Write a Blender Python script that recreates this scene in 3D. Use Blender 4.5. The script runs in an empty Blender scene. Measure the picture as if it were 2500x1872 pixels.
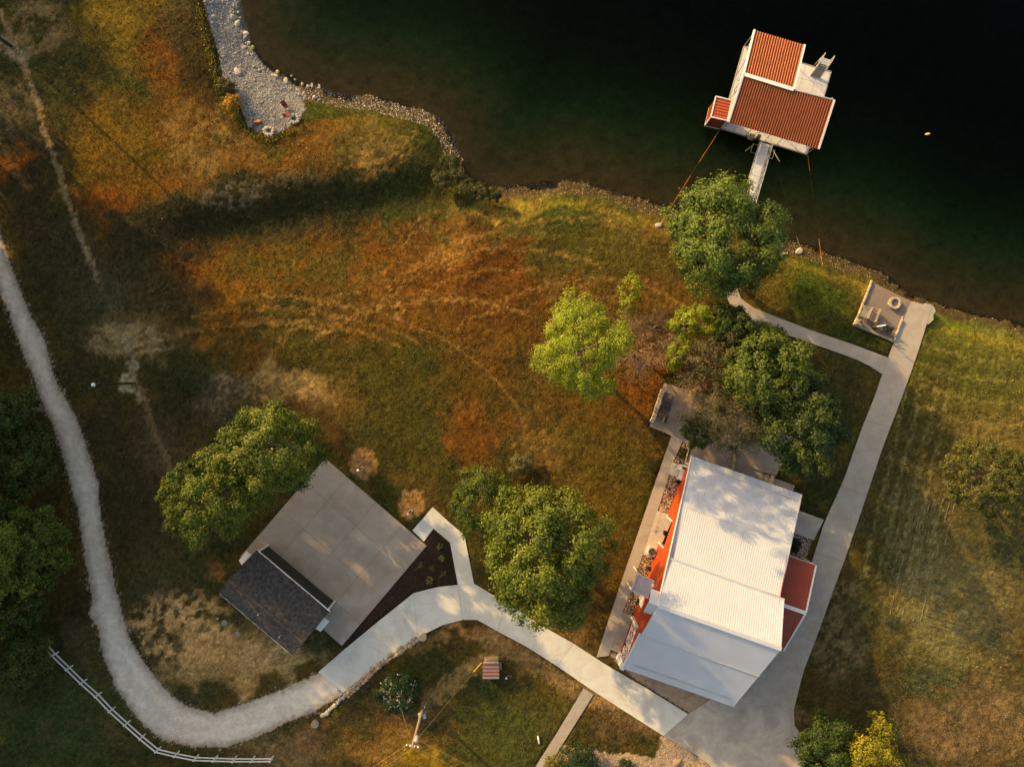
import bpy, math, random
import numpy as np
from mathutils import Vector

# ------------------------------------------------------------------ scene, camera, sky, sun
scene = bpy.context.scene
COL = scene.collection
CAM_H = 75.0          # drone height over the lawn
PPM = 25.0            # photograph pixels per metre at lawn level
SUN_EL = math.radians(21.0)
SUN_AZ = math.radians(-47.0)      # clockwise from +Y: the sun stands up-left in the photo

cam_data = bpy.data.cameras.new("drone_camera")
cam_data.sensor_width = 36.0
cam_data.lens = 36.0 * CAM_H / 100.0
cam_data.clip_start = 0.5
cam_data.clip_end = 3000.0
cam = bpy.data.objects.new("drone_camera", cam_data)
cam.location = (0, 0, CAM_H)
COL.objects.link(cam)
scene.camera = cam

world = bpy.data.worlds.new("World")
scene.world = world
world.use_nodes = True
wn = world.node_tree.nodes
wl = world.node_tree.links
wn.clear()
sky = wn.new("ShaderNodeTexSky")
sky.sky_type = 'NISHITA'
sky.sun_disc = False
sky.sun_elevation = SUN_EL
sky.sun_rotation = SUN_AZ % (2 * math.pi)
sky.altitude = 300.0
sky.air_density = 1.0
sky.dust_density = 4.0
sky.ozone_density = 0.6
bgn = wn.new("ShaderNodeBackground")
bgn.inputs["Strength"].default_value = 0.11
won = wn.new("ShaderNodeOutputWorld")
wl.new(sky.outputs[0], bgn.inputs["Color"])
wl.new(bgn.outputs[0], won.inputs["Surface"])

sun_data = bpy.data.lights.new("sun", 'SUN')
sun_data.energy = 2.5
sun_data.angle = math.radians(0.55)
sun_data.color = (1.0, 0.70, 0.32)
sun = bpy.data.objects.new("sun", sun_data)
sun_from = Vector((math.sin(SUN_AZ) * math.cos(SUN_EL), math.cos(SUN_AZ) * math.cos(SUN_EL), math.sin(SUN_EL)))
sun.rotation_euler = (-sun_from).to_track_quat('-Z', 'Y').to_euler()
sun.location = sun_from * 200
COL.objects.link(sun)

vs = scene.view_settings
vs.view_transform = 'Standard'
vs.look = 'None'
vs.gamma = 1.0
vs.use_curve_mapping = False
vs.exposure = 1.4
try:
    vs.use_white_balance = True          # the photograph is balanced warm
    vs.white_balance_temperature = 8600
    vs.white_balance_tint = 10
except Exception:
    pass
scene.cycles.use_denoising = True
scene.cycles.max_bounces = 6
scene.cycles.transparent_max_bounces = 12

# ------------------------------------------------------------------ helpers
RNG = np.random.default_rng(7)
R = random.Random(7)
WATER_Z = -1.2


def W(px, py, z=0.0):
    """photo pixel of a point known to be z metres above the lawn -> world point"""
    k = (1.0 - z / CAM_H) / PPM
    return Vector(((px - 1250.0) * k, (936.0 - py) * k, z))


def lin(c):
    c = np.asarray(c, dtype=float) / 255.0
    return np.where(c <= 0.04045, c / 12.92, ((c + 0.055) / 1.055) ** 2.4)


LIT = np.array((1.12, 1.0, 0.76))      # colour of sun plus sky on flat ground


def alb(c, k=1.0):
    """base colour of something that looks like sRGB c in the evening sun"""
    return np.clip(lin(c) / LIT * k, 0.0, 0.85)


def sha(c, k=1.0):
    """base colour of something that looks like sRGB c in open shade"""
    return np.clip(lin(c) / 0.46 * k, 0.0, 0.85)


def smooth(a, b, x):
    t = np.clip((x - a) / (b - a), 0, 1)
    return t * t * (3 - 2 * t)


class Noise:
    def __init__(self, seed):
        self.t = np.random.default_rng(seed).random((256, 256))

    def at(self, x, y):
        xi = np.floor(x).astype(np.int64); yi = np.floor(y).astype(np.int64)
        fx = x - xi; fy = y - yi
        fx = fx * fx * (3 - 2 * fx); fy = fy * fy * (3 - 2 * fy)
        t = self.t
        a = t[xi & 255, yi & 255]; b = t[(xi + 1) & 255, yi & 255]
        c = t[xi & 255, (yi + 1) & 255]; d = t[(xi + 1) & 255, (yi + 1) & 255]
        return (a * (1 - fx) + b * fx) * (1 - fy) + (c * (1 - fx) + d * fx) * fy

    def fbm(self, x, y, oct=4, lac=2.03, gain=0.5):
        s = 0; a = 1.0; n = 0
        for k in range(oct):
            s = s + a * self.at(x + 17.3 * k, y + 5.1 * k); n += a
            a *= gain; x = x * lac; y = y * lac
        return s / n


NA, NB, NC, ND = Noise(1), Noise(2), Noise(3), Noise(4)


def tag(o, label=None, cat=None, group=None, kind=None):
    if label: o["label"] = label
    if cat: o["category"] = cat
    if group: o["group"] = group
    if kind: o["kind"] = kind
    return o


ORG = {}


def empty(name, loc, label, cat, group=None, kind=None):
    o = bpy.data.objects.new(name, None)
    o.empty_display_size = 0.3
    o.location = loc
    COL.objects.link(o)
    ORG[o.name] = Vector(loc)
    return tag(o, label, cat, group, kind)


def link(name, me, mat, parent=None, kind=None, org=None):
    if mat is not None and len(me.materials) == 0:
        me.materials.append(mat)
    o = bpy.data.objects.new(name, me)
    COL.objects.link(o)
    if parent is not None:
        o.parent = parent
        ORG[o.name] = ORG.get(parent.name, Vector((0, 0, 0)))
    else:
        o.location = org if org is not None else (0, 0, 0)
        ORG[o.name] = Vector(o.location)
    if kind: o["kind"] = kind
    return o


def np_mesh(name, V, F, tint=None, tint_domain='POINT', smooth_shade=False):
    """fast mesh from numpy arrays; F is (n,k)"""
    me = bpy.data.meshes.new(name)
    V = np.ascontiguousarray(V, dtype=np.float32); F = np.ascontiguousarray(F, dtype=np.int32)
    n, k = F.shape
    me.vertices.add(len(V)); me.vertices.foreach_set("co", V.ravel())
    me.loops.add(n * k); me.loops.foreach_set("vertex_index", F.ravel())
    me.polygons.add(n)
    me.polygons.foreach_set("loop_start", np.arange(n, dtype=np.int32) * k)
    me.polygons.foreach_set("loop_total", np.full(n, k, dtype=np.int32))
    if smooth_shade:
        me.polygons.foreach_set("use_smooth", np.ones(n, dtype=bool))
    if tint is not None:
        at = me.attributes.new("tint", 'FLOAT_COLOR', tint_domain)
        c = np.ones((len(tint), 4), dtype=np.float32); c[:, :3] = tint
        at.data.foreach_set("color", c.ravel())
    me.update(calc_edges=True)
    return me


class MB:
    def __init__(self):
        self.v = []; self.f = []

    def quad(self, a, b, c, d):
        i = len(self.v); self.v += [Vector(a), Vector(b), Vector(c), Vector(d)]; self.f.append((i, i + 1, i + 2, i + 3)); return self

    def hexa(self, p):
        """8 points: bottom ring 0-3, top ring 4-7"""
        i = len(self.v); self.v += [Vector(q) for q in p]
        for f in ((3, 2, 1, 0), (4, 5, 6, 7), (0, 1, 5, 4), (1, 2, 6, 5), (2, 3, 7, 6), (3, 0, 4, 7)):
            self.f.append(tuple(i + j for j in f))
        return self

    def bar(self, p, q, w, h, up=(0, 0, 1)):
        p = Vector(p); q = Vector(q); d = (q - p).normalized(); up = Vector(up)
        s = d.cross(up)
        if s.length < 1e-4: s = d.cross(Vector((1, 0, 0)))
        s.normalize(); n = s.cross(d)
        s = s * (w / 2); n = n * (h / 2)
        return self.hexa([p - s - n, p + s - n, q + s - n, q - s - n, p - s + n, p + s + n, q + s + n, q - s + n])

    def box(self, c, sx, sy, sz, ang=0.0):
        """box standing on point c"""
        c = Vector(c); ca, sa = math.cos(ang), math.sin(ang)
        def P(x, y, z): return c + Vector((x * ca - y * sa, x * sa + y * ca, z))
        x, y = sx / 2, sy / 2
        return self.hexa([P(-x, -y, 0), P(x, -y, 0), P(x, y, 0), P(-x, y, 0), P(-x, -y, sz), P(x, -y, sz), P(x, y, sz), P(-x, y, sz)])

    def plate(self, a, b, c, d, t):
        """sloped plate, corners counter-clockwise from above, thickness t downward"""
        a, b, c, d = Vector(a), Vector(b), Vector(c), Vector(d)
        n = (b - a).cross(d - a).normalized() * t
        if n.z < 0: b, d, n = d, b, -n
        return self.hexa([a - n, b - n, c - n, d - n, a, b, c, d])

    def prism(self, pts, z0, z1):
        """vertical prism on a world polygon"""
        n = len(pts); i = len(self.v)
        a = sum(pts[k][0] * pts[(k + 1) % n][1] - pts[(k + 1) % n][0] * pts[k][1] for k in range(n))
        if a < 0: pts = list(reversed(pts))
        for z in (z0, z1):
            for p in pts: self.v.append(Vector((p[0], p[1], z)))
        self.f.append(tuple(i + n + k for k in range(n)))
        self.f.append(tuple(i + n - 1 - k for k in range(n)))
        for k in range(n):
            m = (k + 1) % n
            self.f.append((i + k, i + m, i + n + m, i + n + k))
        return self

    def tube(self, pts, rads, seg=8, cap=True):
        pts = [Vector(p) for p in pts]
        if not hasattr(rads, '__len__'): rads = [rads] * len(pts)
        i0 = len(self.v)
        prev = None
        for k, p in enumerate(pts):
            d = (pts[min(k + 1, len(pts) - 1)] - pts[max(k - 1, 0)]).normalized()
            ref = Vector((0, 0, 1)) if abs(d.z) < 0.9 else Vector((1, 0, 0))
            s = d.cross(ref).normalized() if prev is None else (prev - d * prev.dot(d)).normalized()
            prev = s
            t = d.cross(s)
            for j in range(seg):
                a = 2 * math.pi * j / seg
                self.v.append(p + (s * math.cos(a) + t * math.sin(a)) * rads[k])
        for k in range(len(pts) - 1):
            for j in range(seg):
                a = i0 + k * seg + j; b = i0 + k * seg + (j + 1) % seg
                self.f.append((a, a + seg, b + seg, b))
        if cap:
            self.f.append(tuple(i0 + j for j in range(seg)))
            self.f.append(tuple(i0 + (len(pts) - 1) * seg + seg - 1 - j for j in range(seg)))
        return self

    def lathe(self, c, prof, seg=16):
        c = Vector(c); i0 = len(self.v)
        for r, z in prof:
            for j in range(seg):
                a = 2 * math.pi * j / seg
                self.v.append(c + Vector((r * math.cos(a), r * math.sin(a), z)))
        for k in range(len(prof) - 1):
            for j in range(seg):
                a = i0 + k * seg + j; b = i0 + k * seg + (j + 1) % seg
                self.f.append((a, b, b + seg, a + seg))
        self.f.append(tuple(i0 + seg - 1 - j for j in range(seg)))
        m = i0 + (len(prof) - 1) * seg
        self.f.append(tuple(m + j for j in range(seg)))
        return self

    def build(self, name, mat, parent=None, kind=None, org=None, bevel=0.0):
        if parent is not None: o0 = ORG.get(parent.name, Vector((0, 0, 0)))
        else: o0 = Vector(org) if org is not None else Vector((0, 0, 0))
        me = bpy.data.meshes.new(name)
        me.from_pydata([tuple(v - o0) for v in self.v], [], self.f)
        me.update()
        ob = link(name, me, mat, parent, kind, org=o0 if parent is None else None)
        if bevel > 0:
            m = ob.modifiers.new("edge", 'BEVEL'); m.width = bevel; m.segments = 1; m.limit_method = 'ANGLE'
        return ob


def lerp(a, b, t): return Vector(a) * (1 - t) + Vector(b) * t


def ribs(mb, a, b, c, d, n, w, h, inset=0.0):
    """raised seams from edge a-b (low) to edge d-c (high)"""
    a, b, c, d = map(Vector, (a, b, c, d))
    up = (b - a).cross(d - a).normalized()
    if up.z < 0: up = -up
    for i in range(n):
        t = (i + 0.5) / n
        p = lerp(a, b, t); q = lerp(d, c, t)
        s = (q - p).cross(up).normalized() * w * .5
        j = len(mb.v)
        mb.v += [p - s, p + s, q + s, q - s, p - s * .25 + up * h, p + s * .25 + up * h, q + s * .25 + up * h, q - s * .25 + up * h]
        for f in ((4, 5, 6, 7), (0, 1, 5, 4), (1, 2, 6, 5), (2, 3, 7, 6), (3, 0, 4, 7)): mb.f.append(tuple(j + i_ for i_ in f))
    return mb


# ------------------------------------------------------------------ materials
def new_mat(name):
    m = bpy.data.materials.new(name); m.use_nodes = True
    nt = m.node_tree; b = nt.nodes["Principled BSDF"]
    return m, nt, b


def mat_plain(name, col, rough=0.6, var=0.15, scale=2.0, bump=0.0, bscale=40.0, metal=0.0, spec=0.4, rand=0.0, stain=None, stain_scale=0.35, stain_amt=0.0, fleck=0.0, fscale=9.0, dist=0.8):
    m, nt, b = new_mat(name); N = nt.nodes; L = nt.links
    tc = N.new("ShaderNodeNewGeometry")
    n1 = N.new("ShaderNodeTexNoise"); n1.inputs["Scale"].default_value = scale; n1.inputs["Detail"].default_value = 6
    L.new(tc.outputs["Position"], n1.inputs["Vector"])
    mr = N.new("ShaderNodeMapRange"); mr.inputs["From Min"].default_value = 0.25; mr.inputs["From Max"].default_value = 0.75
    mr.inputs["To Min"].default_value = 1 - var; mr.inputs["To Max"].default_value = 1 + var
    L.new(n1.outputs["Fac"], mr.inputs["Value"])
    fac = mr.outputs[0]
    if rand > 0:
        oi = N.new("ShaderNodeObjectInfo")
        r2 = N.new("ShaderNodeMapRange"); r2.inputs["To Min"].default_value = 1 - rand; r2.inputs["To Max"].default_value = 1 + rand
        L.new(oi.outputs["Random"], r2.inputs["Value"])
        mu = N.new("ShaderNodeMath"); mu.operation = 'MULTIPLY'
        L.new(fac, mu.inputs[0]); L.new(r2.outputs[0], mu.inputs[1]); fac = mu.outputs[0]
    if fleck > 0:
        nf = N.new("ShaderNodeTexNoise"); nf.inputs["Scale"].default_value = fscale; nf.inputs["Detail"].default_value = 3
        L.new(tc.outputs["Position"], nf.inputs["Vector"])
        r3 = N.new("ShaderNodeMapRange"); r3.inputs["From Min"].default_value = 0.3; r3.inputs["From Max"].default_value = 0.7
        r3.inputs["To Min"].default_value = 1 - fleck; r3.inputs["To Max"].default_value = 1 + fleck
        L.new(nf.outputs["Fac"], r3.inputs["Value"])
        mu = N.new("ShaderNodeMath"); mu.operation = 'MULTIPLY'
        L.new(fac, mu.inputs[0]); L.new(r3.outputs[0], mu.inputs[1]); fac = mu.outputs[0]
    base = N.new("ShaderNodeRGB"); base.outputs[0].default_value = (*col, 1)
    src = base.outputs[0]
    if stain is not None:
        n2 = N.new("ShaderNodeTexNoise"); n2.inputs["Scale"].default_value = stain_scale; n2.inputs["Detail"].default_value = 8; n2.inputs["Roughness"].default_value = 0.65
        n2.inputs["Distortion"].default_value = dist
        L.new(tc.outputs["Position"], n2.inputs["Vector"])
        cr = N.new("ShaderNodeMapRange"); cr.inputs["From Min"].default_value = 0.42; cr.inputs["From Max"].default_value = 0.68; cr.inputs["To Max"].default_value = stain_amt
        L.new(n2.outputs["Fac"], cr.inputs["Value"])
        mx = N.new("ShaderNodeMix"); mx.data_type = 'RGBA'
        L.new(cr.outputs[0], mx.inputs["Factor"]); L.new(src, mx.inputs["A"]); mx.inputs["B"].default_value = (*stain, 1)
        src = mx.outputs["Result"]
    vm = N.new("ShaderNodeVectorMath"); vm.operation = 'SCALE'
    L.new(src, vm.inputs[0]); L.new(fac, vm.inputs["Scale"])
    L.new(vm.outputs[0], b.inputs["Base Color"])
    b.inputs["Roughness"].default_value = rough; b.inputs["Metallic"].default_value = metal
    b.inputs["Specular IOR Level"].default_value = spec
    if bump > 0:
        nb = N.new("ShaderNodeTexNoise"); nb.inputs["Scale"].default_value = bscale; nb.inputs["Detail"].default_value = 4
        L.new(tc.outputs["Position"], nb.inputs["Vector"])
        bp = N.new("ShaderNodeBump"); bp.inputs["Strength"].default_value = 1.0; bp.inputs["Distance"].default_value = bump
        L.new(nb.outputs["Fac"], bp.inputs["Height"]); L.new(bp.outputs[0], b.inputs["Normal"])
    return m


def mat_tint(name, rough=0.9, var=0.35, scales=(1.3, 6.0), bump=0.05, bscale=5.0, spec=0.15, gain=1.0, stretch=None):
    """colour from the 'tint' attribute broken up by noise"""
    m, nt, b = new_mat(name); N = nt.nodes; L = nt.links
    at = N.new("ShaderNodeAttribute"); at.attribute_name = "tint"
    geo = N.new("ShaderNodeNewGeometry")
    fac = None
    for s in scales:
        n = N.new("ShaderNodeTexNoise"); n.inputs["Scale"].default_value = s; n.inputs["Detail"].default_value = 5; n.inputs["Roughness"].default_value = 0.65
        L.new(geo.outputs["Position"], n.inputs["Vector"])
        mr = N.new("ShaderNodeMapRange"); mr.inputs["From Min"].default_value = 0.25; mr.inputs["From Max"].default_value = 0.75
        mr.inputs["To Min"].default_value = (1 - var) * gain if fac is None else 1 - var; mr.inputs["To Max"].default_value = (1 + var) * gain if fac is None else 1 + var
        mr.clamp = False
        L.new(n.outputs["Fac"], mr.inputs["Value"])
        if fac is None: fac = mr.outputs[0]
        else:
            mu = N.new("ShaderNodeMath"); mu.operation = 'MULTIPLY'; L.new(fac, mu.inputs[0]); L.new(mr.outputs[0], mu.inputs[1]); fac = mu.outputs[0]
    vm = N.new("ShaderNodeVectorMath"); vm.operation = 'SCALE'
    L.new(at.outputs["Color"], vm.inputs[0]); L.new(fac, vm.inputs["Scale"]); L.new(vm.outputs[0], b.inputs["Base Color"])
    b.inputs["Roughness"].default_value = rough; b.inputs["Specular IOR Level"].default_value = spec
    if bump > 0:
        nb = N.new("ShaderNodeTexNoise"); nb.inputs["Scale"].default_value = bscale; nb.inputs["Detail"].default_value = 5; nb.inputs["Roughness"].default_value = 0.7
        L.new(geo.outputs["Position"], nb.inputs["Vector"])
        bp = N.new("ShaderNodeBump"); bp.inputs["Distance"].default_value = bump; bp.inputs["Strength"].default_value = 1.0
        L.new(nb.outputs["Fac"], bp.inputs["Height"]); L.new(bp.outputs[0], b.inputs["Normal"])
    return m


def mat_leaf(name, trans=0.35):
    m, nt, b = new_mat(name); N = nt.nodes; L = nt.links
    at = N.new("ShaderNodeAttribute"); at.attribute_name = "tint"
    b.inputs["Roughness"].default_value = 0.55; b.inputs["Specular IOR Level"].default_value = 0.25
    L.new(at.outputs["Color"], b.inputs["Base Color"])
    tr = N.new("ShaderNodeBsdfTranslucent")
    mul = N.new("ShaderNodeMix"); mul.data_type = 'RGBA'; mul.blend_type = 'MULTIPLY'; mul.inputs["Factor"].default_value = 1.0
    L.new(at.outputs["Color"], mul.inputs["A"]); mul.inputs["B"].default_value = (1.5, 1.25, 0.45, 1)
    L.new(mul.outputs["Result"], tr.inputs["Color"])
    mx = N.new("ShaderNodeMixShader"); mx.inputs[0].default_value = trans
    L.new(b.outputs[0], mx.inputs[1]); L.new(tr.outputs[0], mx.inputs[2])
    L.new(mx.outputs[0], N["Material Output"].inputs["Surface"])
    return m


M = {}
M['ground'] = mat_tint("meadow_ground", var=0.42, scales=(2.2, 11.0), bump=0.06, bscale=8.0, spec=0.08)
M['gravel'] = mat_tint("gravel_surface", var=0.20, scales=(2.0, 11.0), bump=0.035, bscale=9.0)
M['mulch'] = mat_tint("dark_mulch", var=0.45, scales=(3.0, 12.0), bump=0.05, bscale=8.0)
M['mud'] = mat_tint("lake_mud", var=0.25, scales=(0.8, 4.0), bump=0.03, bscale=3.0)
M['stone'] = mat_tint("stone_bits", var=0.2, scales=(6.0,), bump=0.02, bscale=14.0)
M['leaf'] = mat_leaf("leaves", 0.20)
M['grass'] = mat_leaf("grass_blades", 0.25)
M['bark'] = mat_plain("bark", (0.13, 0.095, 0.065), 0.9, 0.3, 5, 0.03, 20)
M['twig'] = mat_plain("dry_twigs", (0.25, 0.16, 0.085), 0.9, 0.3, 3)
M['concrete'] = mat_plain("worn_concrete", (0.36, 0.325, 0.28), 0.85, 0.10, 1.2, 0.004, 30, stain=(0.31, 0.25, 0.195), stain_scale=0.45, stain_amt=0.75, rand=0.05, fleck=0.06)
M['new_concrete'] = mat_plain("fresh_concrete", (0.56, 0.57, 0.52), 0.8, 0.06, 0.8, 0.003, 30, dist=1.8, stain=(0.46, 0.435, 0.385), stain_scale=0.35, stain_amt=0.9, rand=0.035, fleck=0.04)
M['pad_concrete'] = mat_plain("stained_pad_concrete", (0.35, 0.305, 0.255), 0.85, 0.09, 0.7, 0.003, 30, stain=(0.27, 0.205, 0.155), stain_scale=0.35, stain_amt=0.85, rand=0.05, fleck=0.05)
M['apron_concrete'] = mat_plain("swirled_apron_concrete", (0.30, 0.265, 0.228), 0.85, 0.16, 0.6, 0.003, 30, dist=2.6, stain=(0.42, 0.385, 0.33), stain_scale=0.24, stain_amt=1.0, rand=0.05, fleck=0.07)
M['joint'] = mat_plain("joint_grit", (0.15, 0.13, 0.11), 0.95, 0.2)
M['white_roof'] = mat_plain("white_metal_roof", (0.43, 0.472, 0.545), 0.42, 0.05, 0.6, 0, spec=0.4, stain=(0.395, 0.43, 0.485), stain_scale=0.25, stain_amt=0.6)
M['white'] = mat_plain("white_paint", (0.66, 0.67, 0.68), 0.5, 0.05, 3)
M['red_roof'] = mat_plain("red_metal_roof", (0.29, 0.050, 0.024), 0.42, 0.10, 0.8, spec=0.4)
M['dock_red'] = mat_plain("dock_red_metal", (0.22, 0.042, 0.015), 0.42, 0.14, 0.9, spec=0.45, stain=(0.25, 0.065, 0.03), stain_scale=0.7, stain_amt=0.5)
M['dock_rib'] = mat_plain("sunlit_rib_metal", (0.34, 0.105, 0.036), 0.4, 0.15, 1.5)  # lighter orange puts the sun's glint on the ribs into colour
M['red_wall'] = mat_plain("red_siding", (0.36, 0.048, 0.012), 0.55, 0.08, 1.5)
M['shingle'] = mat_plain("charcoal_shingle", (0.052, 0.050, 0.050), 0.9, 0.15, 3, 0.01, 40, rand=0.0, fleck=0.55, fscale=3.4)
M['dark'] = mat_plain("dark_metal", (0.03, 0.028, 0.026), 0.6, 0.2)
M['black_wall'] = mat_plain("black_siding", (0.018, 0.018, 0.017), 0.7, 0.2)
M['galv'] = mat_plain("galvanised_metal", (0.46, 0.47, 0.46), 0.5, 0.12, 4, metal=0.3)
M['deck'] = mat_plain("dock_deck", (0.56, 0.575, 0.58), 0.75, 0.08, 2.5, stain=(0.47, 0.46, 0.44), stain_scale=0.9, stain_amt=0.5)
M['wood'] = mat_plain("weathered_wood", (0.28, 0.21, 0.15), 0.85, 0.25, 6)
M['grey_wood'] = mat_plain("grey_wood", (0.26, 0.235, 0.205), 0.85, 0.2, 6)
M['rope'] = mat_plain("orange_rope", (0.50, 0.15, 0.03), 0.7, 0.15)
M['wire'] = mat_plain("wire", (0.26, 0.22, 0.15), 0.6, 0.1)
M['cable'] = mat_plain("old_cable", (0.16, 0.15, 0.08), 0.8, 0.2)
M['limestone'] = mat_plain("limestone", (0.38, 0.31, 0.225), 0.9, 0.15, 3, 0.02, 12, rand=0.22)
M['border_rock'] = mat_plain("sandstone", (0.34, 0.245, 0.165), 0.9, 0.22, 4, 0.03, 9, rand=0.28)
M['pale_rock'] = mat_plain("pale_rock", (0.37, 0.345, 0.305), 0.9, 0.12, 4, 0.02, 9, rand=0.12)
M['grey_rock'] = mat_plain("grey_rock", (0.25, 0.235, 0.215), 0.9, 0.18, 4, 0.02, 9, rand=0.2)
M['rubber'] = mat_plain("old_tyre", (0.16, 0.135, 0.14), 0.8, 0.2)
M['pot'] = mat_plain("dark_pot", (0.03, 0.025, 0.02), 0.6, 0.2)
M['orange'] = mat_plain("faded_orange", (0.75, 0.24, 0.06), 0.6, 0.1)
M['faded_red'] = mat_plain("faded_red", (0.19, 0.035, 0.03), 0.6, 0.15)
M['lime'] = mat_plain("lime_pole", (0.28, 0.36, 0.08), 0.6, 0.1)
M['buoy'] = mat_plain("buoy_yellow", (0.8, 0.55, 0.2), 0.5, 0.05)
M['ash'] = mat_plain("ash", (0.10, 0.10, 0.10), 0.95, 0.4, 9)
M['patio'] = mat_plain("stamped_patio", (0.185, 0.148, 0.122), 0.8, 0.12, 1.4, 0.01, 10, stain=(0.25, 0.185, 0.14), stain_scale=0.6, stain_amt=0.8)
M['glass_lamp'] = mat_plain("lamp_globe", (0.8, 0.78, 0.72), 0.3, 0.02)

# ------------------------------------------------------------------ land, lake bed, gravel
SHORE = [(-300, -900), (300, -500), (500, -200), (560, -60), (578, 0), (582, 30), (592, 60), (606, 100), (622, 132), (636, 150), (662, 168), (690, 184), (716, 202),
         (745, 216), (772, 224), (800, 232), (850, 240), (905, 245), (960, 252), (1010, 268), (1050, 288), (1080, 310), (1096, 332),
         (1106, 360), (1120, 392), (1138, 428), (1168, 455), (1210, 464), (1250, 461), (1290, 455), (1335, 449), (1380, 446), (1425, 450), (1470, 462),
         (1520, 478), (1570, 492), (1620, 505), (1665, 514), (1720, 530), (1800, 556), (1880, 574), (1920, 585), (1960, 602), (2010, 618),
         (2060, 635), (2110, 654), (2150, 668), (2185, 693), (2220, 722), (2250, 733), (2282, 744), (2320, 758), (2380, 772), (2440, 783),
         (2520, 800), (2700, 850), (3100, 1000), (4200, 1300)]
SH = np.array([(W(x, y, WATER_Z).x, W(x, y, WATER_Z).y) for x, y in SHORE])
WATER_SIDE = np.vstack([SH, [[900, -60], [900, 900], [-500, 900], [SH[0][0], 900]]])


def inside(poly, x, y):
    poly = np.asarray(poly); n = len(poly); r = np.zeros(np.shape(x), bool)
    for i in range(n):
        x1, y1 = poly[i]; x2, y2 = poly[(i + 1) % n]
        if y1 == y2: continue
        c = ((y1 > y) != (y2 > y)) & (x < (x2 - x1) * (y - y1) / (y2 - y1) + x1)
        r ^= c
    return r


def dist_line(pts, x, y):
    best = np.full(np.shape(x), 1e9)
    for (x1, y1), (x2, y2) in zip(pts[:-1], pts[1:]):
        dx, dy = x2 - x1, y2 - y1
        t = np.clip(((x - x1) * dx + (y - y1) * dy) / (dx * dx + dy * dy), 0, 1)
        np.minimum(best, np.hypot(x - x1 - t * dx, y - y1 - t * dy), out=best)
    return best


def pxw(pts): return [(((x - 1250) / PPM), (936 - y) / PPM) for x, y in pts]


# paved areas (photo pixels)
DRIVE_T = [(777, 1640), (840, 1585), (925, 1515), (1010, 1447), (1070, 1432), (1118, 1427), (1157, 1424), (1235, 1470), (1320, 1525), (1400, 1570), (1480, 1622), (1580, 1680), (1680, 1742)]
DRIVE_B = [(838, 1690), (900, 1640), (960, 1595), (1020, 1555), (1080, 1525), (1130, 1512), (1165, 1512), (1215, 1540), (1290, 1580), (1360, 1625), (1440, 1680), (1530, 1738), (1620, 1795)]
PATH_L = [(2223, 735), (2200, 790), (2168, 872), (2135, 968), (2100, 1055), (2060, 1170), (2012, 1275), (1985, 1360), (1950, 1470), (1900, 1600), (1840, 1695)]
PATH_R = [(2274, 748), (2250, 830), (2225, 905), (2190, 1000), (2155, 1090), (2110, 1225), (2060, 1370), (2030, 1450), (1995, 1550), (1960, 1640), (1938, 1730)]
APRON = [(1620, 1795), (1680, 1742), (1760, 1690), (1820, 1590), (1890, 1500), (1950, 1470), (1900, 1600), (1840, 1695), (1938, 1730), (1940, 1770), (1960, 1800), (1974, 1900), (2000, 2150), (1690, 2150), (1742, 1885), (1732, 1866), (1700, 1842)]
FOOT_U = [(1790, 620), (1795, 690), (1808, 728), (1832, 748), (1880, 768), (1990, 810), (2080, 840), (2186, 880)]
FOOT_L = [(1752, 640), (1762, 700), (1786, 750), (1828, 788), (1875, 801), (1980, 838), (2060, 866), (2112, 886), (2156, 915)]
WALK_L = [(1640, 1062), (1602, 1170), (1575, 1250), (1540, 1352), (1510, 1440), (1480, 1530), (1456, 1604)]
WALK_R = [(1668, 1073), (1648, 1114), (1633, 1162), (1605, 1246), (1569, 1353), (1539, 1446), (1519, 1496), (1486, 1600)]
SOUTH_WALK_L = [(1425, 1679), (1360, 1788), (1306, 1872), (1220, 2020)]
SOUTH_WALK_R = [(1449, 1694), (1388, 1792), (1338, 1872), (1255, 2020)]
PAD = [(794, 1118), (1042, 1332), (835, 1576), (587, 1358)]
CONNECT = [(1007, 1294), (1031, 1267), (1058, 1290), (1035, 1321)]
PADWALK_L = [(1031, 1267), (1059, 1290), (1099, 1324), (1118, 1427)]
PADWALK_R = [(1056, 1237), (1092, 1270), (1134, 1306), (1157, 1424)]
GRILL_PATIO = [(1622, 935), (1720, 962), (1800, 985), (1940, 1060), (1895, 1160), (1780, 1128), (1690, 1092), (1640, 1063), (1586, 1041)]
PORCH_SLAB = [(1690, 1092), (1940, 1185), (1925, 1230), (1672, 1134)]
FIRE_PATIO = [(2130, 690), (2223, 735), (2181, 836), (2083, 796)]
EAST_SLAB = [(1942, 1243), (2011, 1268), (1986, 1318), (1930, 1298)]
PAVED = [DRIVE_T + DRIVE_B[::-1], PATH_L + PATH_R[::-1], APRON, FOOT_U + FOOT_L[::-1], WALK_L + WALK_R[::-1], SOUTH_WALK_L + SOUTH_WALK_R[::-1], PAD, CONNECT,
         PADWALK_L + PADWALK_R[::-1], GRILL_PATIO, PORCH_SLAB, FIRE_PATIO, EAST_SLAB]
HOUSE_FOOT = [(1674, 1130), (1940, 1228), (1780, 1690), (1516, 1592)]
GARAGE_FOOT = [(648, 1330), (810, 1470), (718, 1570), (556, 1440)]

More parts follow.
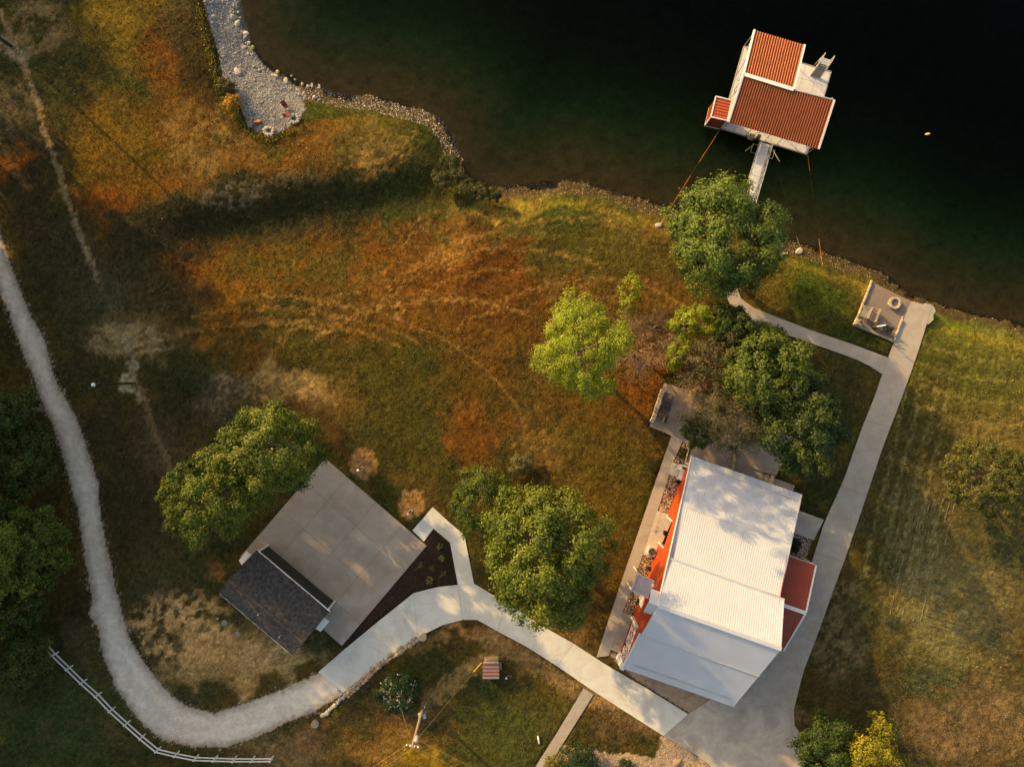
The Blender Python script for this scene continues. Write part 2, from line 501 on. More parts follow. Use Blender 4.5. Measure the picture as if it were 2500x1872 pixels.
GRAVEL_L = [(-160, 200), (-90, 480), (0, 726), (23, 775), (45, 846), (75, 910), (94, 967), (124, 1035), (149, 1106), (168, 1178), (188, 1256), (205, 1372), (222, 1459), (214, 1500), (237, 1534), (249, 1602), (275, 1670),
            (309, 1723), (350, 1775), (396, 1809), (478, 1826), (558, 1824), (622, 1802), (660, 1786), (713, 1760), (762, 1742), (795, 1722), (842, 1694)]
GRAVEL_R = [(-60, 200), (-40, 440), (2, 567), (32, 658), (75, 763), (109, 824), (143, 937), (185, 1012), (205, 1061), (226, 1125), (243, 1182), (247, 1248), (260, 1316), (279, 1406), (298, 1489), (320, 1561),
            (362, 1625), (403, 1678), (452, 1719), (520, 1738), (588, 1718), (640, 1698), (701, 1674), (783, 1636)]
GRAVEL = GRAVEL_L + GRAVEL_R[::-1]
SPIT = [(430, -400), (470, -100), (496, 0), (503, 40), (520, 90), (535, 140), (545, 190), (560, 215), (580, 240), (592, 270), (600, 295), (612, 312), (640, 325), (665, 332), (690, 322), (712, 305), (736, 290), (742, 262),
        (732, 238), (745, 222), (716, 202), (690, 184), (662, 168), (636, 150), (622, 132), (606, 100), (592, 60), (578, 0), (560, -60), (500, -200), (420, -400)]
MULCH = [(1059, 1290), (1099, 1324), (1118, 1427), (1070, 1432), (1010, 1447), (840, 1585), (833, 1578), (1042, 1332), (1035, 1321)]
BEDS = [[(1649, 1112), (1676, 1124), (1671, 1136), (1642, 1126)], [(1635, 1160), (1660, 1170), (1634, 1254), (1606, 1244)], [(1570, 1352), (1594, 1362), (1580, 1412), (1556, 1398)],
        [(1540, 1444), (1562, 1453), (1546, 1504), (1520, 1494)], [(1928, 1298), (1983, 1318), (1962, 1374), (1916, 1358)], [(1796, 1112), (1888, 1160), (1874, 1190), (1780, 1150)],
        [(1660, 1078), (1684, 1088), (1680, 1096), (1656, 1088)]]
GARDEN = [(1372, 1815), (1388, 1826), (1500, 1836), (1600, 1848), (1616, 1800), (1640, 1800), (1700, 1842), (1730, 1866), (1740, 1890), (1700, 2060), (1270, 2030), (1342, 1872)]
WEDGE = [(1484, 1590), (1500, 1612), (1540, 1650), (1690, 1745), (1800, 1724), (1790, 1700), (1516, 1600)]

# grid: 0.17 m cells inside the picture, growing outside it
def axis(a, b, step, far, grow):
    core = np.arange(a, b + step, step)
    out = []; s = step; x = b
    while x < far:
        s *= grow; x += s; out.append(x)
    hi = core[-1] + (np.array(out) - b); lo = core[0] - (np.array(out) - b)
    return np.concatenate([lo[::-1], core, hi])


gx = axis(-52.5, 52.5, 0.17, 900, 1.25)
gy = axis(-40.0, 40.0, 0.17, 900, 1.25)
X, Y = np.meshgrid(gx, gy, indexing='ij')
PX, PY = X * PPM + 1250, 936 - Y * PPM
core = (np.abs(X) < 60) & (np.abs(Y) < 48)

d_sh = dist_line(SH, X, Y)
wet = inside(WATER_SIDE, X, Y)
d_sh = np.where(wet, -d_sh, d_sh)
n1 = NA.fbm(X * 0.35, Y * 0.35, 4)
n2 = NB.fbm(X * 1.1, Y * 1.1, 4)
n3 = NC.fbm(X * 3.0, Y * 3.0, 3)
d_w = d_sh + (n2 - 0.5) * 1.0
bank = WATER_Z + 1.2 * smooth(0.0, 4.0, d_sh) + 0.02
bed = WATER_Z + np.maximum(-0.16 * -np.minimum(d_sh, 0) * 1.0, -0.16 * 7) + np.where(d_sh < -7, 0.35 * (d_sh + 7), 0)
bed = np.maximum(bed, -8.0)
H = np.where(d_sh > 0, bank, bed)
# draw that drains into the cove: steep north bank, gentle south bank
NEDGE = pxw([(330, 505), (450, 484), (560, 464), (700, 434), (850, 410), (960, 394), (1075, 345)])
dn = dist_line(NEDGE, X, Y)
ny = np.interp(X, [p[0] for p in NEDGE], [p[1] for p in NEDGE])
south = np.where(Y < ny, dn, -dn)
along = smooth(300, 520, PX) * (1 - smooth(1080, 1140, PX))
draw = -1.0 * smooth(0.0, 4.6, south + (n1 - .5) * 1.2) * (1 - smooth(5.5, 18, south)) * along
berm = 0.40 * smooth(-11, -0.5, south) * (1 - smooth(0.0, 4.6, south)) * along * smooth(3, 9, d_sh)  # rise added to deepen the shade on the draw's bank
H = H + np.where(d_sh > 0, berm, 0)
H = np.where(d_sh > 0, np.minimum(H, berm + np.maximum(draw, WATER_Z + 0.06) + np.where(draw < -0.01, 0, 9)), H)
micro = (n3 - 0.5) * 0.10 + (ND.fbm(X * 7.0, Y * 7.0, 2) - 0.5) * 0.035 + (n1 - 0.5) * 0.28
wx = X + (NC.fbm(X * 2.2, Y * 2.2, 3) - .5) * .75; wy = Y + (ND.fbm(X * 2.2 + 9, Y * 2.2, 3) - .5) * .75
in_gravel = inside(pxw(GRAVEL), wx, wy)
_gl = np.minimum(dist_line(pxw(GRAVEL_L), X, Y), dist_line(pxw(GRAVEL_R), X, Y))
in_gravel &= _gl > 0.10
in_spit = inside(pxw(SPIT), X + (wx - X) * .5, Y + (wy - Y) * .5) & (d_sh > -0.4)
in_mulch = inside(pxw(MULCH), X, Y)
in_bed = np.zeros(X.shape, bool)
for b in BEDS: in_bed |= inside(pxw(b), X, Y)
in_garden = inside(pxw(GARDEN), wx, wy)
in_wedge = inside(pxw(WEDGE), X, Y)
in_paved = np.zeros(X.shape, bool); near_paved = np.zeros(X.shape, bool)
for p in PAVED:
    q = np.array(pxw(p))
    box = (X > q[:, 0].min() - 1) & (X < q[:, 0].max() + 1) & (Y > q[:, 1].min() - 1) & (Y < q[:, 1].max() + 1)
    ii = np.where(box)
    ins = inside(q, X[ii], Y[ii]); in_paved[ii] |= ins
    near_paved[ii] |= ins | (dist_line(np.vstack([q, q[:1]]), X[ii], Y[ii]) < 0.2)
for p in (HOUSE_FOOT, GARAGE_FOOT):
    near_paved |= inside(pxw(p), X, Y)
flat = in_mulch | in_bed | in_wedge
H = H + micro * np.where(d_sh < -1, 0.5, 1.0) * np.where(in_gravel, 0.35, 1.0) * np.where(flat, 0.3, 1.0)
keep = d_sh > 1.0
H = np.where(near_paved & keep, np.minimum(H, 0.0) * 0.2 - 0.05, H)
H = np.where(in_mulch, H + 0.02, H)


def ground_z(x, y):
    x = np.asarray(x, float); y = np.asarray(y, float)
    i = np.clip(np.searchsorted(gx, x) - 1, 0, len(gx) - 2); j = np.clip(np.searchsorted(gy, y) - 1, 0, len(gy) - 2)
    fx = (x - gx[i]) / (gx[i + 1] - gx[i]); fy = (y - gy[j]) / (gy[j + 1] - gy[j])
    return (H[i, j] * (1 - fx) + H[i + 1, j] * fx) * (1 - fy) + (H[i, j + 1] * (1 - fx) + H[i + 1, j + 1] * fx) * fy


def gz(px, py):
    p = W(px, py, 0); return float(ground_z(p.x, p.y))


# ------------------------------------------------------------------ grass colours (dry, green and bare patches)
T = np.zeros(X.shape + (3,))
base_a, base_b = alb((98, 76, 36)), alb((74, 68, 32))
T[:] = base_a + (base_b - base_a) * smooth(0.35, 0.65, n1)[..., None]
WXp = PX + (NA.fbm(X * 0.5 + 3, Y * 0.5, 4) - .5) * 130 + (NB.fbm(X * 2.5, Y * 2.5, 3) - .5) * 40
WYp = PY + (NB.fbm(X * 0.5 + 8, Y * 0.5 + 4, 4) - .5) * 130 + (NC.fbm(X * 2.5 + 4, Y * 2.5, 3) - .5) * 40


def blob(px, py, rx, ry, col, a=0.85, ang=0.0, hard=0.12, k=1.0):
    ca, sa = math.cos(math.radians(ang)), math.sin(math.radians(ang))
    R2 = max(rx, ry) + 150
    sel = np.where((np.abs(PX - px) < R2) & (np.abs(PY - py) < R2))
    dx = WXp[sel] - px; dy = WYp[sel] - py
    u = (dx * ca + dy * sa) / rx; v = (-dx * sa + dy * ca) / ry
    w = (1 - smooth(hard, 1.3, np.hypot(u, v))) * a
    T[sel] = T[sel] * (1 - w[..., None]) + alb(col, k) * w[..., None]


def patchy(px, py, rx, ry, col, a=0.85, freq=0.9, thr=0.5, ang=0.0, sharp=0.08, k=1.0):
    """broken patches of col inside an ellipse"""
    ca, sa = math.cos(math.radians(ang)), math.sin(math.radians(ang))
    R2 = max(rx, ry) + 60
    sel = np.where((np.abs(PX - px) < R2) & (np.abs(PY - py) < R2))
    dx = PX[sel] - px; dy = PY[sel] - py
    u = (dx * ca + dy * sa) / rx; v = (-dx * sa + dy * ca) / ry
    e = 1 - smooth(0.5, 1.1, np.hypot(u, v))
    n = ND.fbm(X[sel] * freq + px * .01, Y[sel] * freq + py * .01, 5, gain=0.6)
    w = smooth(thr - sharp, thr + sharp, n * (0.55 + 0.45 * e)) * e * a
    T[sel] = T[sel] * (1 - w[..., None]) + alb(col, k) * w[..., None]


def stroke(pts, width, col, a=0.8, rough=0.5, k=1.0):
    q = np.array(pts, float)
    sel = np.where((PX > q[:, 0].min() - 80) & (PX < q[:, 0].max() + 80) & (PY > q[:, 1].min() - 80) & (PY < q[:, 1].max() + 80))
    n = NC.fbm(X[sel] * 2.5, Y[sel] * 2.5, 4)
    d = dist_line(pts, PX[sel] + (n - .5) * 26, PY[sel] + (n - .5) * 26) / width
    w = (1 - smooth(0.5, 1.1, d + (ND.fbm(X[sel] * 4, Y[sel] * 4, 3) - .5) * rough * 2)) * a
    T[sel] = T[sel] * (1 - w[..., None]) + alb(col, k) * w[..., None]


# upper-left field
blob(90, 130, 170, 170, (74, 72, 38)); patchy(90, 70, 110, 90, (140, 112, 76), .9, 1.2, .42); patchy(30, 300, 90, 130, (124, 104, 78), .8, 1.3, .42)
blob(60, 420, 130, 160, (66, 54, 36)); blob(30, 410, 34, 70, (150, 88, 30), .9, 60)  # orange patch paints a sunlit gap in the tree shade
blob(290, 60, 110, 110, (130, 102, 34)); blob(410, 140, 80, 110, (132, 74, 26)); blob(470, 60, 90, 110, (72, 58, 32)); blob(505, 200, 60, 120, (56, 46, 24), .9)
blob(300, 200, 90, 70, (74, 72, 30), .8); blob(330, 330, 150, 110, (126, 92, 32)); blob(350, 360, 60, 60, (92, 80, 28), .7); blob(240, 370, 90, 110, (136, 96, 32))
blob(440, 290, 110, 100, (120, 76, 28)); blob(270, 500, 100, 55, (150, 80, 26)); blob(400, 440, 130, 55, (134, 82, 28)); blob(560, 390, 130, 70, (136, 94, 46)); blob(520, 390, 60, 45, (156, 118, 66), .6)
patchy(480, 330, 140, 120, (150, 112, 62), .6, 1.6, .48); blob(700, 400, 170, 55, (136, 86, 34)); blob(660, 375, 60, 30, (92, 82, 32), .7)
blob(690, 340, 60, 50, (70, 66, 26)); blob(840, 275, 150, 35, (72, 74, 26), .9, 6); blob(790, 330, 110, 40, (142, 92, 38)); blob(900, 330, 110, 45, (112, 92, 40), .8)
blob(930, 370, 110, 35, (134, 108, 58), .7); blob(1010, 310, 60, 60, (66, 70, 26)); blob(1050, 360, 40, 60, (60, 66, 26))
# the draw, its shade partly painted into darker grass tones
blob(640, 500, 340, 80, (60, 53, 32), .95, -10); patchy(560, 480, 130, 45, (130, 112, 88), .7, 3.2, .5, -10); patchy(730, 440, 120, 25, (118, 98, 72), .6, 3.2, .5); blob(880, 475, 200, 70, (56, 60, 32), .95, -20)
blob(420, 560, 180, 65, (56, 46, 32), .95); blob(760, 555, 120, 30, (84, 62, 42), .7); blob(620, 560, 130, 35, (62, 64, 34), .85); blob(1010, 420, 90, 60, (56, 60, 28), .9)
blob(1110, 420, 45, 70, (52, 62, 26)); blob(1020, 520, 110, 60, (86, 84, 38), .9); blob(1130, 500, 90, 40, (84, 84, 36))
# big rust field
blob(560, 660, 200, 80, (142, 90, 30)); blob(520, 760, 130, 90, (150, 94, 32)); blob(450, 650, 80, 40, (148, 82, 28)); blob(700, 640, 160, 80, (128, 86, 32)); blob(900, 600, 150, 60, (126, 84, 34)); blob(1000, 680, 260, 140, (128, 76, 28)); blob(1180, 640, 190, 110, (118, 66, 25))
blob(1230, 760, 160, 130, (120, 70, 27)); blob(980, 800, 190, 80, (116, 78, 29)); blob(1100, 600, 70, 50, (150, 104, 50), .6)
patchy(750, 640, 330, 90, (92, 80, 34), .65, .8, .47)
blob(1290, 560, 110, 60, (96, 90, 42)); blob(1400, 510, 140, 55, (64, 76, 28), .9, 8); blob(1380, 640, 120, 90, (94, 86, 36)); blob(1500, 620, 130, 100, (102, 88, 38)); blob(1560, 560, 110, 40, (112, 90, 42), .7)
blob(1250, 490, 130, 22, (156, 128, 58), .8, -4); blob(1190, 505, 90, 14, (170, 116, 52), .6); blob(1600, 520, 70, 14, (150, 96, 36), .7, 12)
blob(1420, 700, 110, 60, (126, 84, 38)); blob(1560, 740, 90, 60, (122, 86, 40)); blob(1660, 730, 90, 50, (126, 88, 40)); blob(1480, 790, 80, 60, (114, 76, 34))
blob(720, 860, 230, 70, (90, 76, 30)); blob(610, 880, 100, 50, (124, 78, 30)); blob(760, 970, 120, 70, (156, 106, 52)); blob(720, 925, 110, 38, (176, 136, 82), .9, 12); patchy(700, 940, 150, 60, (190, 148, 92), .7, 1.6, .46)
blob(960, 920, 200, 110, (82, 74, 28)); blob(1040, 1020, 150, 110, (78, 72, 28)); blob(960, 1120, 130, 70, (82, 74, 30)); blob(800, 1060, 70, 50, (142, 92, 42)); blob(1180, 900, 130, 110, (110, 74, 29))
blob(1130, 1060, 70, 100, (138, 80, 32)); blob(1180, 1040, 100, 70, (124, 76, 32)); blob(1340, 1090, 110, 50, (144, 106, 56), .85, 8); blob(1400, 1010, 120, 70, (112, 78, 32)); blob(1230, 1110, 60, 45, (64, 60, 28), .8)
blob(1480, 1120, 130, 150, (104, 82, 32)); blob(1500, 960, 110, 80, (116, 76, 30)); blob(1560, 970, 40, 80, (150, 86, 34), .8); blob(1440, 1260, 80, 130, (112, 86, 36)); blob(1490, 1380, 50, 120, (118, 84, 34)); blob(1550, 1190, 60, 120, (92, 78, 28)); blob(1610, 1110, 25, 25, (160, 108, 52), .8)
blob(1600, 880, 90, 60, (136, 76, 30)); blob(1700, 840, 130, 90, (110, 76, 42)); blob(1760, 920, 120, 80, (92, 68, 40))
blob(1450, 1490, 60, 70, (104, 76, 36)); blob(1400, 1540, 80, 40, (150, 106, 58), .9, 25)
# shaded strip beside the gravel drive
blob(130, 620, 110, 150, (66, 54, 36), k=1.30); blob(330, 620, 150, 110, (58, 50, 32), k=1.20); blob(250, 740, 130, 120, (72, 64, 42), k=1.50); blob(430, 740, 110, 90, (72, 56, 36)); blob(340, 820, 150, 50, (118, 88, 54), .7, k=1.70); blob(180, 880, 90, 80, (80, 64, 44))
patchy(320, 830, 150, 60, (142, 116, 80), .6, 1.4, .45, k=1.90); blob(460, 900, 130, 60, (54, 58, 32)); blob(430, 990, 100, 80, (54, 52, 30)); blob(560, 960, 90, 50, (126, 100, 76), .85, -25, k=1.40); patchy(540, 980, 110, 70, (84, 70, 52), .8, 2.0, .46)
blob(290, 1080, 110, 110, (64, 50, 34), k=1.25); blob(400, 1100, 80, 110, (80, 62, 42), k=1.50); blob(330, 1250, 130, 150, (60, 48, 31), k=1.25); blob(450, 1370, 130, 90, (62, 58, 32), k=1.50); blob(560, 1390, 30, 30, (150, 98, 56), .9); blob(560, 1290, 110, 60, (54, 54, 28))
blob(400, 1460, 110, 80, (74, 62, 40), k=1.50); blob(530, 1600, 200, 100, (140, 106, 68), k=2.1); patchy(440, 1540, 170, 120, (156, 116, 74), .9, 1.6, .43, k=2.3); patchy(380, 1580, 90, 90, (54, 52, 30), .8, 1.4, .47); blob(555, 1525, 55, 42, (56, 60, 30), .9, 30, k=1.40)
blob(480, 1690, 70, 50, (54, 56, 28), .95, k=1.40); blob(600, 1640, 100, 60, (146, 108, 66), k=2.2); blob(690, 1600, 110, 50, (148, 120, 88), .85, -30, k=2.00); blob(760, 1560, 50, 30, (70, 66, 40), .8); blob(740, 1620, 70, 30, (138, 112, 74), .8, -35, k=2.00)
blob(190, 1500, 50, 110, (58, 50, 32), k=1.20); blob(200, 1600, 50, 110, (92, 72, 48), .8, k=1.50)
# lower lawns
blob(110, 1760, 260, 190, (54, 64, 31), .95, k=1.70); blob(60, 1620, 160, 80, (50, 54, 28), .9, k=1.30); patchy(170, 1780, 110, 60, (110, 92, 60), .5, .9, .52); blob(250, 1790, 35, 40, (126, 98, 64), .8); blob(330, 1840, 130, 26, (62, 62, 34), .8, 28)
blob(700, 1840, 160, 60, (118, 90, 60), k=1.80); blob(760, 1800, 90, 30, (128, 84, 52), .8, -25, k=1.70); blob(840, 1780, 80, 60, (80, 70, 36)); blob(960, 1830, 130, 60, (128, 92, 44), k=1.50); blob(1060, 1860, 110, 34, (138, 106, 32), k=1.60); blob(1000, 1740, 80, 60, (116, 84, 54), k=1.50); blob(890, 1720, 60, 60, (78, 66, 38)); blob(930, 1640, 60, 40, (88, 64, 38)); blob(1040, 1630, 110, 50, (66, 66, 32), .9, -20)
blob(1250, 1780, 170, 130, (66, 68, 31), .95, k=1.50); blob(1180, 1680, 110, 50, (54, 62, 29), .9); patchy(1230, 1760, 170, 110, (92, 84, 44), .6, .9, .5); stroke([(1040, 1720), (1100, 1670), (1160, 1620), (1230, 1590)], 22, (152, 122, 78), .85)
blob(1130, 1545, 130, 22, (146, 102, 62), .95, -8, k=1.60); stroke([(1190, 1556), (1270, 1600), (1360, 1655), (1440, 1705)], 26, (140, 106, 68), .9, k=1.50); stroke([(1470, 1714), (1560, 1768), (1622, 1806)], 24, (148, 112, 74), .9, k=1.50)
blob(1250, 1640, 60, 34, (92, 78, 44), .7); blob(1500, 1770, 110, 60, (72, 62, 36)); patchy(1510, 1770, 100, 60, (116, 88, 58), .8, 1.2, .46); blob(1560, 1800, 50, 30, (62, 62, 28), .8, 30); blob(1600, 1815, 30, 16, (132, 98, 34), .7)
# right-hand lawns
blob(1980, 720, 170, 90, (76, 84, 28), .95, 20); blob(1880, 700, 60, 70, (124, 100, 40), .9); blob(1990, 690, 110, 40, (72, 82, 26), .8, 20); blob(2090, 830, 90, 40, (62, 72, 26), .9, 20); blob(1840, 745, 60, 14, (130, 100, 46), .7, 20)
blob(2010, 920, 130, 110, (76, 70, 37), .95, 30); blob(1990, 1100, 110, 130, (64, 60, 29), .95, 20); blob(2060, 1090, 40, 80, (104, 84, 40), .6, 20); blob(1960, 1240, 80, 60, (50, 54, 24), .95)
blob(2400, 860, 190, 110, (112, 104, 44), .95); blob(2330, 790, 140, 30, (92, 104, 34), .9, 12); blob(2430, 960, 150, 80, (122, 110, 52), .9); blob(2420, 1050, 150, 60, (152, 124, 68), .9); blob(2250, 930, 90, 110, (100, 88, 36), .9, 20); patchy(2350, 900, 180, 130, (92, 92, 38), .6, .7, .47)
blob(2210, 1120, 110, 110, (74, 68, 38), .9); blob(2280, 1160, 60, 90, (92, 78, 46), .7); blob(2470, 1280, 60, 60, (126, 102, 48), .8); blob(2180, 1300, 90, 140, (72, 72, 38), .95); blob(2330, 1250, 110, 50, (64, 60, 34), .8)
blob(2330, 1300, 260, 330, (106, 90, 48), .9); blob(2330, 1460, 210, 160, (116, 98, 52), .95, k=1.3); blob(2330, 1560, 170, 90, (112, 98, 54), .9, k=1.3); blob(2440, 1330, 90, 60, (78, 78, 42), .8); blob(2060, 1560, 90, 160, (76, 66, 42), .95, 20); patchy(2050, 1540, 110, 170, (142, 116, 82), .75, 1.8, .45); blob(2130, 1480, 70, 170, (70, 68, 38), .8, 14)
blob(2400, 1780, 210, 130, (112, 86, 52), .95, k=1.00); patchy(2380, 1760, 240, 130, (138, 106, 68), .6, 1.2, .46); blob(2130, 1690, 110, 60, (74, 66, 40), .9); blob(1985, 1740, 40, 30, (130, 98, 66), .9); blob(2460, 1560, 60, 130, (98, 80, 46), .8)
patchy(2270, 1660, 110, 60, (70, 74, 42), .8, 1.1, .45)
# worn track, bare lamp-post patch, mulch rings, wheel arcs
stroke([(0, 30), (28, 90), (60, 160), (92, 250), (110, 330), (140, 410), (162, 480), (190, 560), (215, 620), (238, 680)], 9, (160, 132, 98), .85)
stroke([(238, 680), (262, 730), (300, 790)], 10, (112, 96, 66), .5)
stroke([(310, 830), (322, 880), (330, 935)], 13, (176, 152, 116), .85); blob(328, 940, 18, 26, (196, 172, 134), .95); stroke([(345, 950), (370, 1040), (392, 1090), (420, 1150)], 10, (146, 112, 80), .8)
blob(28, 122, 30, 26, (170, 146, 120), .9)


def ring(px, py, r, col):
    sel = np.where(np.hypot(PX - px, PY - py) < r + 20)
    d = np.hypot(PX[sel] - px, PY[sel] - py) + (NB.fbm(X[sel] * 1.6, Y[sel] * 1.6, 4, gain=.7) - .5) * 34
    w = (1 - smooth(r - 6, r + 5, d)) * .92
    n = 0.55 + 0.9 * NC.fbm(X[sel] * 5 + Y[sel] * 3, Y[sel] * 2 - X[sel], 4, gain=.7)
    T[sel] = T[sel] * (1 - w[..., None]) + alb(col) * n[..., None] * w[..., None]


ring(886, 1134, 36, (182, 132, 84)); ring(1005, 1231, 34, (182, 132, 82))
for cx_, cy_, r0, r1, a0, a1, k in ((1430, 800, 250, 300, -120, -55, .25), (1180, 930, 240, 330, -100, -50, .10), (330, 640, 60, 90, -40, 90, .3), (1090, 560, 34, 62, 0, 360, .15)):
    sel = np.where(np.hypot(PX - cx_, PY - cy_) < r1 + 10)
    rr = np.hypot(PX[sel] - cx_, PY[sel] - cy_) + (NA.fbm(X[sel], Y[sel], 2) - .5) * 10
    an = np.degrees(np.arctan2(PY[sel] - cy_, PX[sel] - cx_))
    m = ((an > a0) & (an < a1)) if a1 < 200 else np.ones_like(an, bool)
    w = np.maximum(0, np.sin(rr * 0.42)) ** 3 * smooth(r0 - 8, r0 + 8, rr) * (1 - smooth(r1 - 8, r1 + 8, rr)) * k * m
    T[sel] = T[sel] * (1 - w[..., None]) + alb((170, 128, 70)) * w[..., None]
# curved mower and tyre lines through the meadow
rs = np.random.default_rng(12)
for k in range(46):
    cx_, cy_ = ((1080, 980), (1250, 860), (640, 1150), (1420, 900), (820, 300), (1120, 620))[k % 6]
    r_ = (330, 260, 470, 330, 150, 120)[k % 6] + rs.normal() * (60 if k % 6 < 4 else 30)
    a0 = math.radians((-150, -140, -110, -130, 10, -170)[k % 6] + rs.normal() * 15); a1 = a0 + math.radians(40 + 50 * rs.random())
    p = [(cx_ + r_ * 1.25 * math.cos(t), cy_ + r_ * .8 * math.sin(t)) for t in np.linspace(a0, a1, 12)]
    stroke(p, 4.2, (186, 134, 74) if rs.random() < .6 else (60, 48, 24), .38, .9)
for k in range(10):
    x0 = 2130 + 18 * k + rs.normal() * 4
    stroke([(x0 + 70, 900), (x0 + 40, 1060), (x0, 1230), (x0 - 40, 1420)], 4.0, (170, 152, 100) if k % 2 else (66, 60, 34), .35, .8)
for k in range(9):
    y0 = 830 + 26 * k
    stroke([(2250, y0 - 20), (2360, y0 + 18 + rs.normal() * 4), (2500, y0 + 30 + rs.normal() * 5)], 4.0, (176, 150, 84) if k % 2 else (84, 72, 34), .35, .8)
# mown rows on the east lawn
for (x0, x1, y0, y1, ux, uy, per, a) in ((2140, 2320, 1170, 1560, .97, .24, 17, .26), (2200, 2500, 1330, 1720, -.25, .97, 14, .26)):
    sel = np.where((PX > x0) & (PX < x1) & (PY > y0) & (PY < y1))
    c = PX[sel] * ux + PY[sel] * uy + (NA.fbm(X[sel] * .6, Y[sel] * .6, 2) - .5) * 14
    e = smooth(x0, x0 + 50, PX[sel]) * (1 - smooth(x1 - 50, x1, PX[sel])) * smooth(y0, y0 + 60, PY[sel]) * (1 - smooth(y1 - 60, y1, PY[sel]))
    w = np.maximum(0, np.sin(c * 2 * math.pi / per)) ** 2 * e * a * 1.7 * smooth(.3, .6, NB.fbm(X[sel] * 1.5, Y[sel] * 1.5, 3))
    T[sel] = T[sel] * (1 - w[..., None]) + alb((150, 142, 104)) * w[..., None]
# grass edge and stony margin along the water
edge = np.exp(-((d_w - 2.1) / 0.5) ** 2) * smooth(1150, 1300, PX) * .5
T = T * (1 - edge[..., None]) + alb((150, 124, 50)) * edge[..., None]
stony = (1 - smooth(0.5, 1.25, d_w)) * 0.9
T = T * (1 - stony[..., None]) + alb((92, 72, 46)) * stony[..., None]
# colour brightened inside the wood's shade and on the east lawn, then speckle
leftd = 1 + .10 * (1 - smooth(-420, -230, PX - PY)) * (1 - smooth(560, 800, PX))
T *= (leftd[..., None] ** np.array([.8, .9, 1.5])) * np.array([.71, .735, .56])
east = (smooth(2120, 2230, PX) * smooth(1040, 1240, PY))[..., None]
T = T * (1 + east * np.array([.10, .12, .30]))
T *= (0.66 + 0.68 * ND.fbm(X * 1.35, Y * 1.35, 5, gain=.66))[..., None]
spk = (0.5 + 1.0 * NC.fbm(X * 3.9, Y * 3.9, 3)) * (.82 + .36 * np.random.default_rng(3).random(X.shape))
T *= spk[..., None]
# gravel, mulch, beds
gcol = sha((138, 133, 124)) * (0.94 + 0.12 * NB.fbm(X * .7, Y * .7, 4))[..., None]
warm = smooth(.5, .62, NA.fbm(X * .4 + 5, Y * .4, 3))[..., None]
gcol = gcol * (1 - warm * .25) + sha((134, 120, 106)) * warm * .25
dg = dist_line(pxw(GRAVEL_L), X, Y); dg2 = dist_line(pxw(GRAVEL_R), X, Y)
eg = (1 - smooth(0.1, 0.9, np.minimum(dg, dg2) + (n3 - .5) * .9)) * .55
gcol = gcol * (1 - eg[..., None]) + sha((84, 66, 50)) * eg[..., None]
trk = np.minimum(np.abs(dg - 1.35), np.abs(dg2 - 1.35))
gcol = gcol * (1 + .16 * np.exp(-(trk / .45) ** 2) * smooth(.35, .6, n2))[..., None]
near_g = np.minimum(dg, dg2)
thr = (1 - smooth(0.0, 0.75, near_g)) * .30
fringe = (~in_gravel) & (NB.fbm(X * 5.5, Y * 5.5, 3) < thr) & (d_sh > 5) & (PX < 850)
T[fringe] = T[fringe] * .35 + (gcol * .8)[fringe] * .65
T[in_gravel] = gcol[in_gravel]
scol = sha((106, 106, 106), .62) * (0.6 + 0.8 * NC.fbm(X * 2.8, Y * 2.8, 4))[..., None]
T[in_spit] = scol[in_spit]
T[in_mulch] = sha((30, 22, 16))
T[in_bed] = alb((118, 84, 58)); T[in_garden] = (sha((112, 96, 78)) * (.8 + .4 * n2)[..., None])[in_garden]
T[in_wedge] = (sha((118, 102, 88)) * (.45 + .9 * n3 * .5 + .3 * n2)[..., None])[in_wedge]
# lake bed
deep = smooth(0, 9, -d_sh)[..., None]
lb = (alb((108, 80, 38)) * (1 - deep) + alb((58, 82, 36)) * deep) * (0.55 + 0.9 * NC.fbm(X * 1.6, Y * 1.6, 5, gain=.65))[..., None]
T = np.where((d_sh < -0.3)[..., None] & ~in_spit[..., None], lb, T)

# classes -> separate meshes sharing seam positions
nxg, nyg = X.shape
idx = np.arange(nxg * nyg).reshape(nxg, nyg)
Q = np.stack([idx[:-1, :-1], idx[1:, :-1], idx[1:, 1:], idx[:-1, 1:]], -1).reshape(-1, 4)
cls = np.zeros(X.shape, np.int8)
cls[in_gravel] = 1; cls[in_spit] = 2; cls[in_mulch] = 3; cls[in_bed] = 4; cls[in_garden] = 5; cls[in_wedge] = 6
cls[(d_sh < -0.3) & ~in_spit] = 7
qc = cls[:-1, :-1].ravel()
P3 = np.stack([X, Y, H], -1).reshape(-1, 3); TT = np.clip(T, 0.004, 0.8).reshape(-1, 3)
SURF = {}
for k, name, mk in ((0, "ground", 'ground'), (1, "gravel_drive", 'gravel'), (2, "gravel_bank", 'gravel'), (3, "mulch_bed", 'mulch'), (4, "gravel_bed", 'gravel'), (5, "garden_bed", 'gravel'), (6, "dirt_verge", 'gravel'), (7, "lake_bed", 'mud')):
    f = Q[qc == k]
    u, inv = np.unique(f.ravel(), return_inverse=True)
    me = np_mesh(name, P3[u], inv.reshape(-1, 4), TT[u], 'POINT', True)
    SURF[name] = link(name, me, M[mk], kind="structure")

